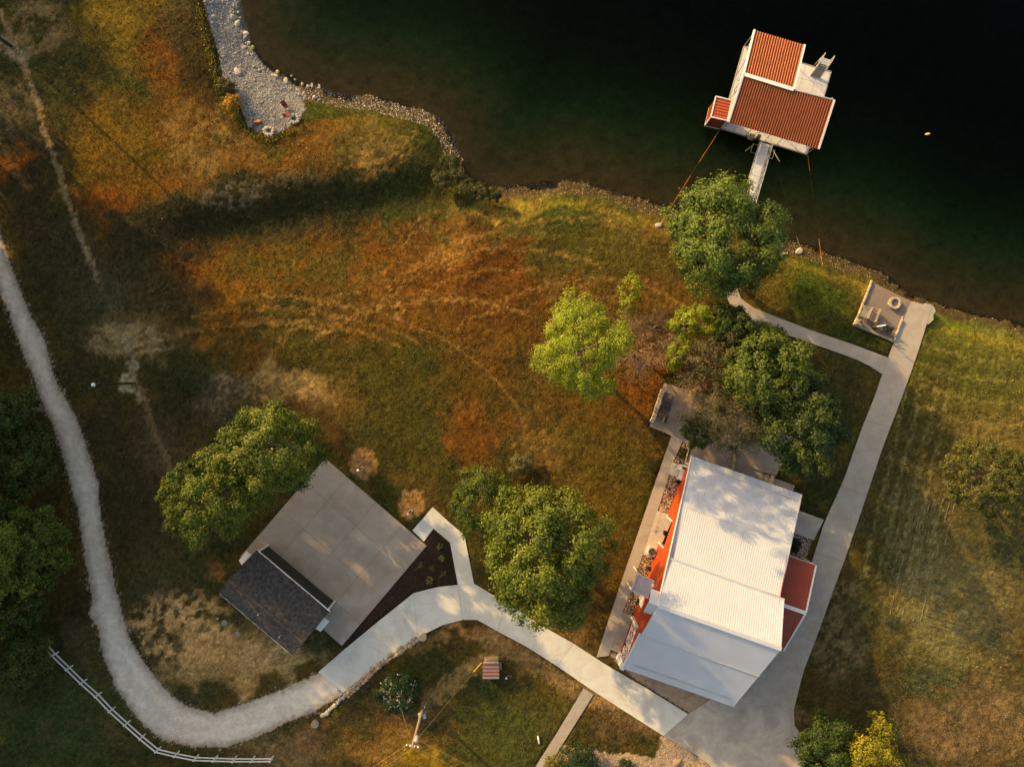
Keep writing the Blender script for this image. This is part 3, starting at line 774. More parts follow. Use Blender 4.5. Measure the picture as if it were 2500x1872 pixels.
# ------------------------------------------------------------------ the lake
m, nt, b = new_mat("lake_water")
N_ = nt.nodes; L_ = nt.links
N_.remove(b)
geo = N_.new("ShaderNodeNewGeometry")
mp = N_.new("ShaderNodeMapping"); mp.inputs["Scale"].default_value = (2.6, 0.55, 1)
nz = N_.new("ShaderNodeTexNoise"); nz.inputs["Scale"].default_value = 1.5; nz.inputs["Detail"].default_value = 4
L_.new(geo.outputs["Position"], mp.inputs["Vector"]); L_.new(mp.outputs[0], nz.inputs["Vector"])
bp = N_.new("ShaderNodeBump"); bp.inputs["Distance"].default_value = 0.06
L_.new(nz.outputs["Fac"], bp.inputs["Height"])
gl = N_.new("ShaderNodeBsdfGlossy"); gl.inputs["Roughness"].default_value = 0.06
L_.new(bp.outputs[0], gl.inputs["Normal"])
tr = N_.new("ShaderNodeBsdfTransparent"); tr.inputs["Color"].default_value = (0.9, 0.9, 0.86, 1)
fr = N_.new("ShaderNodeFresnel"); fr.inputs["IOR"].default_value = 1.17
L_.new(bp.outputs[0], fr.inputs["Normal"])
mx = N_.new("ShaderNodeMixShader")
L_.new(fr.outputs[0], mx.inputs[0]); L_.new(tr.outputs[0], mx.inputs[1]); L_.new(gl.outputs[0], mx.inputs[2])
L_.new(mx.outputs[0], N_["Material Output"].inputs["Surface"])
va = N_.new("ShaderNodeVolumeAbsorption"); va.inputs["Color"].default_value = (0.36, 0.46, 0.17, 1); va.inputs["Density"].default_value = 0.46
L_.new(va.outputs[0], N_["Material Output"].inputs["Volume"])
lake = MB()
off = []
for k, (x, y) in enumerate(SH):        # water's edge tucked a metre under the bank
    a = SH[max(k - 1, 0)]; c = SH[min(k + 1, len(SH) - 1)]
    d = np.array([c[0] - a[0], c[1] - a[1]]); d /= np.hypot(*d)
    off.append((x + d[1] * 0.9, y - d[0] * 0.9) if True else None)
rim = [p for p in off] + [(900, -60), (900, 900), (-500, 900), (off[0][0], 900)]
inside_test = inside(WATER_SIDE, np.array([off[25][0]]), np.array([off[25][1]]))[0]
if inside_test:
    off = [(2 * s[0] - o[0], 2 * s[1] - o[1]) for s, o in zip(SH, off)]
    rim = off + [(900, -60), (900, 900), (-500, 900), (off[0][0], 900)]
lake.prism(rim, -9.0, WATER_Z)
lake.build("lake", m, kind="structure")

# ------------------------------------------------------------------ standing grass over the turf
rg = np.random.default_rng(77)
ng = 620000
gxr = -51.0 + 102.0 * rg.random(ng); gyr = -38.5 + 77.0 * rg.random(ng)
ii = np.clip(np.searchsorted(gx, gxr) - 1, 0, len(gx) - 2); jj = np.clip(np.searchsorted(gy, gyr) - 1, 0, len(gy) - 2)
okg = (cls[ii, jj] == 0) & ~near_paved[ii, jj] & (d_sh[ii, jj] > 1.4)
gxr, gyr, ii, jj = gxr[okg][:340000], gyr[okg][:340000], ii[okg][:340000], jj[okg][:340000]
ng = len(gxr)
tall = (0.55 + 0.9 * NB.fbm(gxr * .8, gyr * .8, 3)) * (.6 + .8 * rg.random(ng))
az = rg.random(ng) * 6.283; lean = .35 + .75 * rg.random(ng)
L_g = .115 * tall; w_g = .030 + .03 * rg.random(ng)
base_g = np.stack([gxr, gyr, ground_z(gxr, gyr) - .01], -1)
dirg = np.stack([np.cos(az) * np.sin(lean), np.sin(az) * np.sin(lean), np.cos(lean)], -1)
sd_g = np.stack([-np.sin(az), np.cos(az), np.zeros(ng)], -1)
Vg = np.empty((ng, 3, 3)); Vg[:, 0] = base_g - sd_g * w_g[:, None]; Vg[:, 1] = base_g + sd_g * w_g[:, None]; Vg[:, 2] = base_g + dirg * L_g[:, None]
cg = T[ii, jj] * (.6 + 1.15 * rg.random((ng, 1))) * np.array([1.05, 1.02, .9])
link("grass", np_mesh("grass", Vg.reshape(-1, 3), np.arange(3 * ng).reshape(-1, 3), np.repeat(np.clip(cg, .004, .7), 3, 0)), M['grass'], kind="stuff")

# ------------------------------------------------------------------ pavements (base slab + panels with recessed joints)
def wpt(p, z=0.0): return W(p[0], p[1], z)


def resample(pts, n):
    q = np.array(pts, float); s = np.concatenate([[0], np.cumsum(np.hypot(*(q[1:] - q[:-1]).T))])
    t = np.linspace(0, s[-1], n)
    return np.stack([np.interp(t, s, q[:, 0]), np.interp(t, s, q[:, 1])], 1)


def strip(name, left, right, mat, spans, top=0.055, gap=0.012):
    """paved ribbon: node lists left/right match one to one; spans = node counts of the slabs"""
    base = MB()
    for k in range(len(left) - 1):
        c = [wpt(left[k]), wpt(left[k + 1]), wpt(right[k + 1]), wpt(right[k])]
        base.prism([(v.x, v.y) for v in c], -0.30, top - 0.012)
    root = base.build(name, M['joint'], kind="structure")
    k = 0
    for n in spans:
        L_ = left[k:k + n + 1]; R_ = right[k:k + n + 1]
        poly = [wpt(p) for p in L_] + [wpt(p) for p in reversed(R_)]
        c = sum(poly, Vector((0, 0, 0))) / len(poly)
        a0, a1 = (wpt(L_[0]) - wpt(L_[1])).normalized(), (wpt(L_[-1]) - wpt(L_[-2])).normalized()
        pts = [p.copy() for p in poly]
        pts[0] -= a0 * gap; pts[-1] -= a0 * gap
        pts[n] -= a1 * gap; pts[n + 1] -= a1 * gap
        MB().prism([(v.x, v.y) for v in pts], -0.10, top).build("concrete_panel", mat, root)
        k += n
        if k >= len(left) - 1: break
    return root


def slab(name, poly, mat, top=0.05):
    pts = [wpt(p) for p in poly]
    return MB().prism([(v.x, v.y) for v in pts], -0.3, top).build(name, mat, kind="structure")


strip("concrete_driveway", DRIVE_T, DRIVE_B, M['new_concrete'], [3, 2, 2, 2, 3])
pl = resample(PATH_L, 31); pr = resample(PATH_R, 31)
strip("lake_path", [tuple(p) for p in pl], [tuple(p) for p in pr], M['concrete'], [4, 5, 5, 5, 6, 5], top=0.058)
slab("concrete_apron", APRON, M['apron_concrete'], 0.052)
fu = resample(FOOT_U, 15); fl = resample(FOOT_L, 15)
strip("footpath", [tuple(p) for p in fu], [tuple(p) for p in fl], M['concrete'], [4, 5, 5], top=0.047)
a = resample(WALK_L, 11); b = resample(WALK_R, 11)
strip("house_walk", [tuple(p) for p in a], [tuple(p) for p in b], M['concrete'], [4, 3, 3], top=0.042)
a = resample(SOUTH_WALK_L, 9); b = resample(SOUTH_WALK_R, 9)
strip("south_walk", [tuple(p) for p in a], [tuple(p) for p in b], M['concrete'], [2, 2, 2, 2], top=0.050)
strip("pad_walk", PADWALK_L, PADWALK_R, M['new_concrete'], [2, 1], top=0.066)
slab("connecting_slab", CONNECT, mat_plain("bluish_slab", (0.50, 0.53, 0.53), 0.8, 0.05), 0.060)
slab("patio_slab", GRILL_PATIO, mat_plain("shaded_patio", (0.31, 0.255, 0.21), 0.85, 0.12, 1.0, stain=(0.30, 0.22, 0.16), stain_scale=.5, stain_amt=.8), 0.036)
slab("porch_slab", PORCH_SLAB, mat_plain("porch_slab_concrete", (0.27, 0.225, 0.19), 0.85, 0.12, 1.0), 0.062)
slab("fire_patio", FIRE_PATIO, M['patio'], 0.068)
slab("side_slab", EAST_SLAB, M['concrete'], 0.050)
# pale stoops in front of the house wall
slab("stoop_slab", [(1641, 1128), (1672, 1138), (1662, 1168), (1633, 1158)], M['new_concrete'], 0.070)
slab("porch_floor", [(1605, 1246), (1646, 1258), (1612, 1334), (1594, 1362), (1570, 1353)], mat_plain("pale_porch", (0.47, 0.43, 0.36), 0.8, 0.05), 0.072)
slab("lattice_porch_floor", [(1520, 1494), (1545, 1504), (1514, 1594), (1490, 1584)], mat_plain("side_porch", (0.30, 0.26, 0.21), 0.85, 0.1), 0.072)
# the boat-ramp toe of the lake path
MB().prism([(p.x, p.y) for p in [wpt(q) for q in ((2222, 736), (2240, 739), (2254, 746), (2262, 741), (2272, 743), (2280, 749), (2284, 760), (2278, 768), (2279, 780), (2266, 792), (2215, 780))]], -1.0, 0.034).build("ramp_toe", M['concrete'], kind="structure")

# the big pad: 4 x 4 panels
c0, c1, c2, c3 = [wpt(p) for p in PAD]
pad = MB().prism([(v.x, v.y) for v in (c0, c1, c2, c3)], -0.3, 0.040).build("concrete_pad", M['joint'], kind="structure")


def pq(u, v): return lerp(lerp(c0, c1, u), lerp(c3, c2, u), v)


us = [0, .22, .50, .76, 1]; vs_ = [0, .24, .52, .78, 1]
for i in range(4):
    for j in range(4):
        e = 0.0012
        q = [pq(us[i] + e, vs_[j] + e), pq(us[i + 1] - e, vs_[j] + e), pq(us[i + 1] - e, vs_[j + 1] - e), pq(us[i] + e, vs_[j + 1] - e)]
        MB().prism([(v.x, v.y) for v in q], -0.05, 0.052 + 0.003 * R.random()).build("concrete_panel", M['pad_concrete'], pad)

# ------------------------------------------------------------------ the big white-roofed house
house = empty("barn_house", W(1690, 1420), "big red sided barn house under a ribbed white metal roof", "house")
NWe, NEe = W(1690, 1113, 2.8), W(1959, 1207, 2.8)
Wr, Er = W(1607, 1478, 8.2), W(1907, 1583, 8.2)
SWe, SEe = W(1521, 1630, 3.8), W(1791.6, 1724, 3.8)
tS = 0.66
SWn, SEn = W(1634, 1362, 6.36), W(1904.5, 1456, 6.36)
SWb, SEb = W(1566, 1549, 6.25), W(1840, 1653, 6.25)
_t = (SWb - Wr).xy.length / (SWe - Wr).xy.length; SEb = Er + (SEe - Er) * _t; SEb.z = 6.25
u = (NEe - NWe).normalized(); v = (Wr - NWe).normalized()
uh = Vector((u.x, u.y, 0)).normalized()
north_lo = MB().plate(NEe, NWe, SWn, SEn, 0.12).build("roof_slope", M['white_roof'], house)
ribs(MB(), NEe, NWe, SWn, SEn, 50, 0.05, 0.016).build("roof_seam", M['white_roof'], north_lo, kind="stuff")
up = Vector((0, 0, 0.05))
a_, b_ = W(1914.5, 1463, 6.42) + up, SWn + up
c_, d_ = Wr + up, Er + up
north_hi = MB().plate(a_, b_, c_, d_, 0.14).build("roof_slope", M['white_roof'], house)
ribs(MB(), a_, b_, c_, d_, 52, 0.05, 0.016).build("roof_seam", M['white_roof'], north_hi, kind="stuff")
MB().bar(a_ + up * .6, b_ + up * .6, 0.18, 0.05).build("roof_flashing", M['white_roof'], house)
e_, f_ = SWb + up, SEb + up
south_hi = MB().plate(c_, e_, f_, d_, 0.14).build("roof_slope", M['white_roof'], house)
ribs(MB(), f_, e_, c_, d_, 52, 0.05, 0.014).build("roof_seam", M['white_roof'], south_hi, kind="stuff")
g_, h_ = SWb - uh * 0.14, SEb + uh * 0.02
south_lo = MB().plate(g_, SWe, SEe, h_, 0.12).build("roof_slope", M['white_roof'], house)
ribs(MB(), SEe, SWe, g_, h_, 50, 0.05, 0.014).build("roof_seam", M['white_roof'], south_lo, kind="stuff")
MB().bar(c_ + up * 1.2, d_ + up * 1.2, 0.34, 0.05).build("ridge_cap", M['white_roof'], house)
p0 = lerp(SWe, g_, 0.17) + uh * 0.7; p1 = lerp(SEe, h_, 0.17) - uh * 0.7
MB().bar(p0 + up * 1.6, p1 + up * 1.6, 0.05, 0.07).build("snow_guard", M['galv'], house)
MB().bar(e_ + up * .5, f_ + up * .5, 0.10, 0.03).build("roof_flashing", M['galv'], house)
# hay hood at the west peak
hood_tip = W(1584.5, 1470.5, 8.2) + up
hn, hs = W(1591, 1437, 7.25), W(1571, 1493, 7.2)
hn_in, hs_in = hn + uh * 1.25, hs + uh * 1.25
hood = MB().plate(hn_in, hn, hood_tip, hood_tip + uh * 1.0, 0.12).plate(hood_tip + uh * 1.0, hood_tip, hs, hs_in, 0.12).build("hay_hood", M['white_roof'], house)
for t_ in (.5,):
    MB().bar(lerp(NWe, SWn, t_) + up * .25 + uh * .1, lerp(NEe, SEn, t_) + up * .25 - uh * .1, .05, .012).build("roof_lap", M['galv'], house)
MB().bar(lerp(NWe, SWn, .07) + up * .25 + uh * .3, lerp(NEe, SEn, .07) + up * .25 - uh * .3, .04, .05).build("snow_guard", M['galv'], house)
# fascia and gutters
MB().bar(NWe + Vector((0, 0, -0.1)), NEe + Vector((0, 0, -0.1)), 0.10, 0.14).build("gutter", M['dark'], house)
MB().bar(SWe + Vector((0, 0, -0.1)), SEe + Vector((0, 0, -0.1)), 0.12, 0.14).build("gutter", M['galv'], house)
for pts in ((NWe, Wr), (g_, SWe)):
    MB().bar(pts[0] - uh * 0.04 - Vector((0, 0, .08)), pts[1] - uh * 0.04 - Vector((0, 0, .08)), 0.06, 0.2).build("rake_trim", M['white'], house)
# walls
wNW, wSW, wSE, wNE = [W(*p) for p in ((1674, 1130), (1517, 1590), (1759, 1674), (1916, 1214))]
def on_wall(t): return lerp(wNW, wSW, t)
wall = MB()
def roof_z(y): return float(np.interp(y, [SWe.y, SWb.y, Wr.y, NWe.y], [3.8, 6.25, 8.2, 2.8])) - 0.16
ww = Vector((wSW.x - wNW.x, wSW.y - wNW.y, 0)).normalized()
tops = [wNW.y, Wr.y, SWb.y, wSW.y]
def wall_pt(y):
    t = (y - wNW.y) / (wSW.y - wNW.y); return lerp(wNW, wSW, t)
# west gable, with the recessed porch between two points
yr0, yr1 = wNW.y + (wSW.y - wNW.y) * 0.285, wNW.y + (wSW.y - wNW.y) * 0.42
ys = [wNW.y, yr0, yr1, Wr.y, SWb.y, wSW.y]
for ya, yb in zip(ys[:-1], ys[1:]):
    A, B = wall_pt(ya), wall_pt(yb)
    zl = 2.45 if ya == yr0 else -0.1
    if ya == yr0:
        i = uh * 0.95
        wall.quad(A + Vector((0, 0, -.1)), A + i + Vector((0, 0, -.1)), A + i + Vector((0, 0, 2.45)), A + Vector((0, 0, 2.45)))
        wall.quad(A + i + Vector((0, 0, -.1)), B + i + Vector((0, 0, -.1)), B + i + Vector((0, 0, 2.45)), A + i + Vector((0, 0, 2.45)))
        wall.quad(B + i + Vector((0, 0, -.1)), B + Vector((0, 0, -.1)), B + Vector((0, 0, 2.45)), B + i + Vector((0, 0, 2.45)))
    wall.quad(A + Vector((0, 0, zl)), B + Vector((0, 0, zl)), Vector((B.x, B.y, roof_z(yb))), Vector((A.x, A.y, roof_z(ya))))
wall.build("wall", M['red_wall'], house)
wall = MB()
ee = wNE - wNW
for ya, yb in zip(ys[:-1], ys[1:]):
    A, B = wall_pt(ya) + ee, wall_pt(yb) + ee
    wall.quad(B + Vector((0, 0, -.1)), A + Vector((0, 0, -.1)), Vector((A.x, A.y, roof_z(ya))), Vector((B.x, B.y, roof_z(yb))))
wall.build("wall", M['red_wall'], house)
MB().quad(wNE + Vector((0, 0, -.1)), wNW + Vector((0, 0, -.1)), wNW + Vector((0, 0, roof_z(wNW.y))), wNE + Vector((0, 0, roof_z(wNW.y)))).build("wall", M['red_wall'], house)
sw2 = wSW + ee
MB().quad(wSW + Vector((0, 0, -.1)), sw2 + Vector((0, 0, -.1)), sw2 + Vector((0, 0, roof_z(wSW.y))), wSW + Vector((0, 0, roof_z(wSW.y)))).build("wall", M['red_wall'], house)
# white trim of the recessed porch, corner board, foundation strip
for yv in (yr0, yr1):
    q = wall_pt(yv); MB().bar(q - uh * .03, q - uh * .03 + Vector((0, 0, 2.5)), 0.12, 0.08, uh).build("porch_trim", M['white'], house)
MB().bar(on_wall(0.0) - uh * .03, on_wall(0.0) - uh * .03 + Vector((0, 0, 2.6)), 0.12, 0.12, uh).build("corner_trim", M['white'], house)
# white gable canopy over the side door
cp = [W(1557, 1400.5, 3.0), W(1598.5, 1418.7, 3.25), W(1582.7, 1460, 3.25), W(1540.7, 1441.5, 3.0)]
can = MB().plate(cp[0], cp[3], cp[2], cp[1], 0.10).build("door_canopy", M['white_roof'], house)
ribs(MB(), cp[3], cp[0], cp[1], cp[2], 8, 0.03, 0.025).build("canopy_seam", M['white_roof'], can, kind="stuff")
tr_ = MB()
tr_.bar(cp[0] + up * .8, cp[3] + up * .8, .10, .10).bar(cp[0], cp[1], .07, .12).bar(cp[3], cp[2], .07, .12)
tr_.build("canopy_trim", M['white'], can)
for q in (cp[0], cp[3]):
    g = W(q.x * PPM + 1250, 936 - q.y * PPM, 0)
    MB().bar(Vector((q.x, q.y, 0)) + uh * .12, q + uh * .12 - Vector((0, 0, .1)), .1, .1, uh).build("canopy_post", M['white'], house)
MB().box(on_wall(0.715) - uh * 0.03, .06, .9, 2.05, math.atan2(uh.y, uh.x)).build("door", M['white'], house)
# gooseneck wall lamp above the canopy
q = wall_pt(W(1608, 1433, 4.5).y); q.z = 4.5
MB().tube([q, q - uh * .18 + Vector((0, 0, .1)), q - uh * .3], .02, 6).lathe(q - uh * .3 - Vector((0, 0, .2)), [(.17, 0), (.10, .14), (.03, .2)], 12).build("wall_lamp", M['white'], house)
# lattice frieze of the side porch
c0p, c1p = W(1544.5, 1506) - uh * .05, W(1514, 1594) - uh * .05
for q in (c0p, c1p):
    MB().bar(q, q + Vector((0, 0, 3.1)), .22, .22, uh).build("porch_post", M['white'], house)
z0, z1 = 1.0, 2.9
lat = MB()
Lw = (c1p - c0p)
lat.bar(c0p + Vector((0, 0, z0)), c1p + Vector((0, 0, z0)), .07, .10).bar(c0p + Vector((0, 0, z1)), c1p + Vector((0, 0, z1)), .09, .12)
lat.bar(c0p + Vector((0, 0, z0 + .75)), c1p + Vector((0, 0, z0 + .75)), .05, .06)
nb_ = 5
for k in range(nb_):
    A = c0p + Lw * (k / nb_); B = c0p + Lw * ((k + 1) / nb_)
    lat.bar(A + Vector((0, 0, z0)), B + Vector((0, 0, z1)), .05, .07, uh).bar(A + Vector((0, 0, z1)), B + Vector((0, 0, z0)), .05, .07, uh)
    lat.bar(B + Vector((0, 0, z0)), B + Vector((0, 0, z1)), .06, .07, uh)
lat.build("porch_lattice", M['white'], house)
q = c1p + ww * .35
MB().bar(q, q + Vector((0, 0, 3.0)), .5, .35, uh).build("porch_pier", M['white'], house)
# downspout and bracket at the north-west corner
MB().tube([NWe + Vector((.0, -.1, -.15)), NWe + uh * .1 + ww * .55 - Vector((0, 0, .5)), wNW + ww * .25 + Vector((0, 0, 1.9)), wNW + ww * .25 - uh * .06], .06, 6).build("downspout", M['white'], house)
MB().bar(wNW + ww * .3 - uh * .85 + Vector((0, 0, 1.4)), wNW + ww * .3 + Vector((0, 0, 1.4)), .14, .12).build("gate_rail", M['white'], house)
# red cross-gable porch on the east side
pN, pR, pS = W(1990, 1379, 2.8), W(1965, 1495, 4.3), W(1910.5, 1587, 2.8)
Lp = uh * 3.4
pn = MB().plate(pN, pN - Lp, pR - Lp, pR, 0.1).build("porch_roof", M['red_roof'], house)
ribs(MB(), pN, pN - Lp, pR - Lp, pR, 15, .06, .03).build("porch_roof_seam", M['red_roof'], pn, kind="stuff")
ps = MB().plate(pR, pR - Lp, pS - Lp, pS, 0.1).build("porch_roof", M['red_roof'], house)
ribs(MB(), pS - Lp, pS, pR, pR - Lp, 15, .06, .03).build("porch_roof_seam", M['red_roof'], ps, kind="stuff")
pt = MB()
pt.bar(pN + uh * .08, pR + uh * .08, .14, .16).bar(pR + uh * .08, pS + uh * .08, .14, .16)
pt.build("porch_rake", M['white'], house)
MB().bar(pR + Vector((0, 0, .06)), pR - Lp + Vector((0, 0, .06)), .34, .06).build("porch_ridge", M['white'], house)
MB().bar(pN - Vector((0, 0, .1)), pN - Lp - Vector((0, 0, .1)), .1, .12).build("gutter", M['white'], house)
for q in (pN, lerp(pN, pR, .5), pR, lerp(pR, pS, .5), pS):
    b0 = Vector((q.x, q.y, 0)) - uh * .25
    MB().bar(b0, Vector((b0.x, b0.y, q.z - .12)), .16, .16, uh).build("porch_post", M['white'], house)
tri = [Vector((q.x, q.y, q.z - .1)) for q in (pN, pR, pS)]
g = MB(); i = len(g.v); g.v += [tri[0], tri[1], tri[2]]; g.f.append((0, 1, 2)); g.build("porch_gable", M['red_wall'], house)
q = W(1944, 1262)
MB().bar(W(1946, 1252), W(1946, 1252, 0) + Vector((0, 0, 1.1)), .06, .06).bar(W(1946, 1252, 1.1), W(1938, 1290, 1.1), .07, .07).bar(W(1938, 1290), W(1938, 1290) + Vector((0, 0, 1.1)), .06, .06).build("stair_rail", M['white'], house)

# ------------------------------------------------------------------ garage with the shingle roof
gar = empty("garage", W(680, 1455), "small garage with charcoal shingle roof and black front wall beside the concrete pad", "garage")
gA, gB, gC, gD = W(626.9, 1341.7, 2.7), W(805.3, 1492, 2.7), W(713, 1599, 2.7), W(535.4, 1447.7, 2.7)
gR0, gR1 = lerp(gA, gD, .60), lerp(gB, gC, .60)
gR0.z = gR1.z = 4.0
back = MB()


def shingle_roof(lo0, lo1, hi1, hi0, nrow, ncol, name):
    base = MB().plate(lo0, lo1, hi1, hi0, .10).build("roof_slope", M['shingle'], gar)
    mb = MB(); n = (lo1 - lo0).cross(hi0 - lo0).normalized()
    for r in range(nrow):
        t0, t1 = r / nrow, min(1.0, (r + 1.25) / nrow)
        c = -R.random()
        while c < ncol:
            w = R.choice((.6, .9, 1.2, 1.5)); a0, a1 = max(0, c) / ncol, min(ncol, c + w - .05) / ncol
            if a1 > a0:
                h = R.uniform(.010, .035)
                P = lambda a_, t_: lerp(lerp(lo0, lo1, a_), lerp(hi0, hi1, a_), t_)
                p = [P(a0, t0), P(a1, t0), P(a1, t1), P(a0, t1)]
                hh = [n * h, n * h, n * .004, n * .004]
                top = [q_ + d_ for q_, d_ in zip(p, hh)]
                mb.quad(*top).quad(p[0], p[1], top[1], top[0]).quad(p[1], p[2], top[2], top[1]).quad(p[3], p[0], top[0], top[3])
            c += w
    mb.build("shingle", M['shingle'], base, kind="stuff")
    return base


shingle_roof(gB, gA, gR0, gR1, 24, 34, "front")
shingle_roof(gD, gC, gR1, gR0, 16, 34, "rear")
MB().bar(gR0 + Vector((0, 0, .02)), gR1 + Vector((0, 0, .02)), .26, .05).build("ridge_cap", M['shingle'], gar)
MB().bar(gA - Vector((0, 0, .05)), gB - Vector((0, 0, .05)), .07, .16).build("eave_trim", M['white'], gar)
MB().bar(gD - Vector((0, 0, .05)), gC - Vector((0, 0, .05)), .07, .14).build("eave_trim", M['white'], gar)
gu = (gB - gA).normalized(); gv = (gA - gD); gv.z = 0; gv.normalize()
wa, wb, wc, wd = [Vector((p.x, p.y, 0)) for p in (gA + gu * .25 - gv * .0, gB - gu * .25 - gv * .0, gC - gu * .25 + gv * .35, gD + gu * .25 + gv * .35)]
def gw(a, b, mat, nm):
    MB().quad(a - Vector((0, 0, .1)), b - Vector((0, 0, .1)), b + Vector((0, 0, 2.6)), a + Vector((0, 0, 2.6))).build(nm, mat, gar)
gw(wb, wa, M['black_wall'], "front_wall"); gw(wd, wc, M['grey_wood'], "wall")
for a, b, r_ in ((wa, wd, gR0), (wc, wb, gR1)):
    g = MB(); m_ = Vector((r_.x, r_.y, 3.9)) + (gu * .25 if r_ is gR0 else -gu * .25)
    g.v += [a - Vector((0, 0, .1)), b - Vector((0, 0, .1)), b + Vector((0, 0, 2.6)), m_, a + Vector((0, 0, 2.6))]; g.f.append((0, 1, 2, 3, 4)); g.build("wall", M['grey_wood'], gar)
for q in (wa, wb):
    MB().bar(q + gv * .05, q + gv * .05 + Vector((0, 0, 2.6)), .16, .12, gv).build("corner_trim", M['white'], gar)
ridge_n = (gC - gD).cross(gR0 - gD).normalized()
for t in (.21, .40, .615, .775):
    q = lerp(lerp(gD, gC, t), lerp(gR0, gR1, t), .78)
    MB().lathe(q - ridge_n * .0, [(.24, .0), (.24, .06), (.19, .12), (.0, .13)], 12).build("roof_vent", M['dark'], gar)
for t in (.46, .775):
    q = lerp(lerp(gD, gC, t), lerp(gR0, gR1, t), .62 if t < .5 else .42)
    MB().tube([q - Vector((0, 0, .05)), q + Vector((0, 0, .42))], .045, 8).build("vent_pipe", M['white'], gar)
aw = [W(601.5, 1345, 2.1), W(613, 1354, 2.3), W(590, 1379, 2.3), W(583, 1368, 2.1)]
s_ = MB().plate(aw[0], aw[3], aw[2], aw[1], .05).build("side_awning", M['white'], gar)
ribs(MB(), aw[3], aw[0], aw[1], aw[2], 4, .04, .03).build("awning_rib", M['galv'], s_, kind="stuff")
aw = [W(791.5, 1507.5, 2.2), W(804.5, 1516, 2.0), W(783, 1541.5, 2.0), W(770.5, 1534, 2.2)]
MB().plate(aw[1], aw[0], aw[3], aw[2], .05).build("side_awning", M['white'], gar)

# ------------------------------------------------------------------ floating boat dock
DZ = -0.75
dock = empty("boat_dock", W(1890, 250, DZ), "floating boat dock on the lake with two red ribbed roofs and white trim", "boat dock")
d0, d1, d2, d3 = W(1760, 313, DZ), W(1971, 377, DZ), W(2030, 175, DZ), W(1817, 113, DZ)
du = (d1 - d0).normalized(); dv = (d3 - d0).normalized()
nu, nv = 7, 6
dl, dw = (d1 - d0).length, (d3 - d0).length
for i in range(nu):
    for j in range(nv):
        # leave the boat well open under the main roof
        a = d0 + du * (dl * i / nu) + dv * (dw * j / nv)
        e = .012
        p = [a + du * e + dv * e, a + du * (dl / nu - e) + dv * e, a + du * (dl / nu - e) + dv * (dw / nv - e), a + du * e + dv * (dw / nv - e)]
        MB().prism([(q.x, q.y) for q in p], DZ - .12, DZ).build("deck_panel", M['deck'], dock)
fl_ = MB()
for j in (.06, .35, .65, .94):
    fl_.bar(d0 + dv * dw * j + du * .1 - Vector((0, 0, .42)), d0 + dv * dw * j + du * (dl - .1) - Vector((0, 0, .42)), .7, .55)
fl_.build("float", M['dark'], dock)
for a, b in ((d0, d1), (d1, d2), (d2, d3), (d3, d0)):
    MB().bar(a - Vector((0, 0, .1)), b - Vector((0, 0, .1)), .08, .22).build("deck_fascia", M['grey_wood'], dock)
# ridge, two slopes: short north one, full south one
rA, rB = W(1815, 182, 3.3), W(2036.5, 245, 3.3)
rM = W(1937, 219.5, 3.3)
nA, nB = W(1841.5, 74.5, 2.3), W(1964, 111, 2.3)
sA, sB = W(1778, 299, 2.05), W(1998, 364.5, 2.05)
dn_ = MB().plate(nB, nA, rA, rM, .08).build("upper_roof", M['dock_red'], dock)
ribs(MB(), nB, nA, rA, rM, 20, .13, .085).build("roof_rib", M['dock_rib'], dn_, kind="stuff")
ds_ = MB().plate(rB, rA, sA, sB, .08).build("main_roof", M['dock_red'], dock)
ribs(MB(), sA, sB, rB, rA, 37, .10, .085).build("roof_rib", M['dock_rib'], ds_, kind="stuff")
MB().bar(rA + Vector((0, 0, .07)), rM + Vector((0, 0, .07)), .34, .07).build("ridge_cap", M['white'], dock)
for a, b in ((nA, rA), (nB, rM), (rA, sA), (rB, sB)):
    MB().bar(a + Vector((0, 0, .04)), b + Vector((0, 0, .04)), .17, .2).build("rake_trim", M['white'], dock)
MB().bar(rM + Vector((0, 0, .02)), rB + Vector((0, 0, .02)), .10, .12).build("rake_trim", M['galv'], dock)
for i, (p, top) in enumerate(((d0 + du * .3 + dv * .15, 2.1), (d0 + du * 2.6 + dv * .12, 2.1), (d0 + du * 4.5 + dv * .12, 2.1), (d0 + du * 5.7 + dv * .12, 2.1), (d1 - du * .25 + dv * .15, 2.1), (d3 + du * .3 - dv * .15, 2.3),
                              (d3 + du * 5.0 - dv * .2, 2.3), (d0 + du * .2 + dv * 3.9, 3.1), (d1 - du * .3 + dv * 4.2, 3.1), (d0 + du * 5.0 + dv * 4.2, 3.1))):
    MB().tube([p, Vector((p.x, p.y, top))], .05, 8).build("roof_post", M['galv'], dock)
for p, q in ((d0 + dv * .1 + du * 1.2, sA + du * 1.0), (d0 + du * 2.6, sA + du * 3.2), (d0 + dv * 2.8, lerp(rA, sA, .25)), (d0 + dv * 5.2, lerp(nA, rA, .6)), (d3, nA + du * .1), (d1 - du * .1, sB - du * .4)):
    MB().tube([p + Vector((0, 0, .05)), q - Vector((0, 0, .1))], .03, 6).build("roof_brace", M['grey_wood'], dock)
# electric boxes on the gangway corner
eb = d0 + du * 3.05 - dv * .1
MB().box(eb, .55, .4, .7, math.atan2(du.y, du.x)).build("storage_box", M['wood'], dock, bevel=.02)
MB().box(eb + du * .62 + dv * .05, .3, .35, .95, math.atan2(du.y, du.x)).build("power_pedestal", M['dark'], dock)

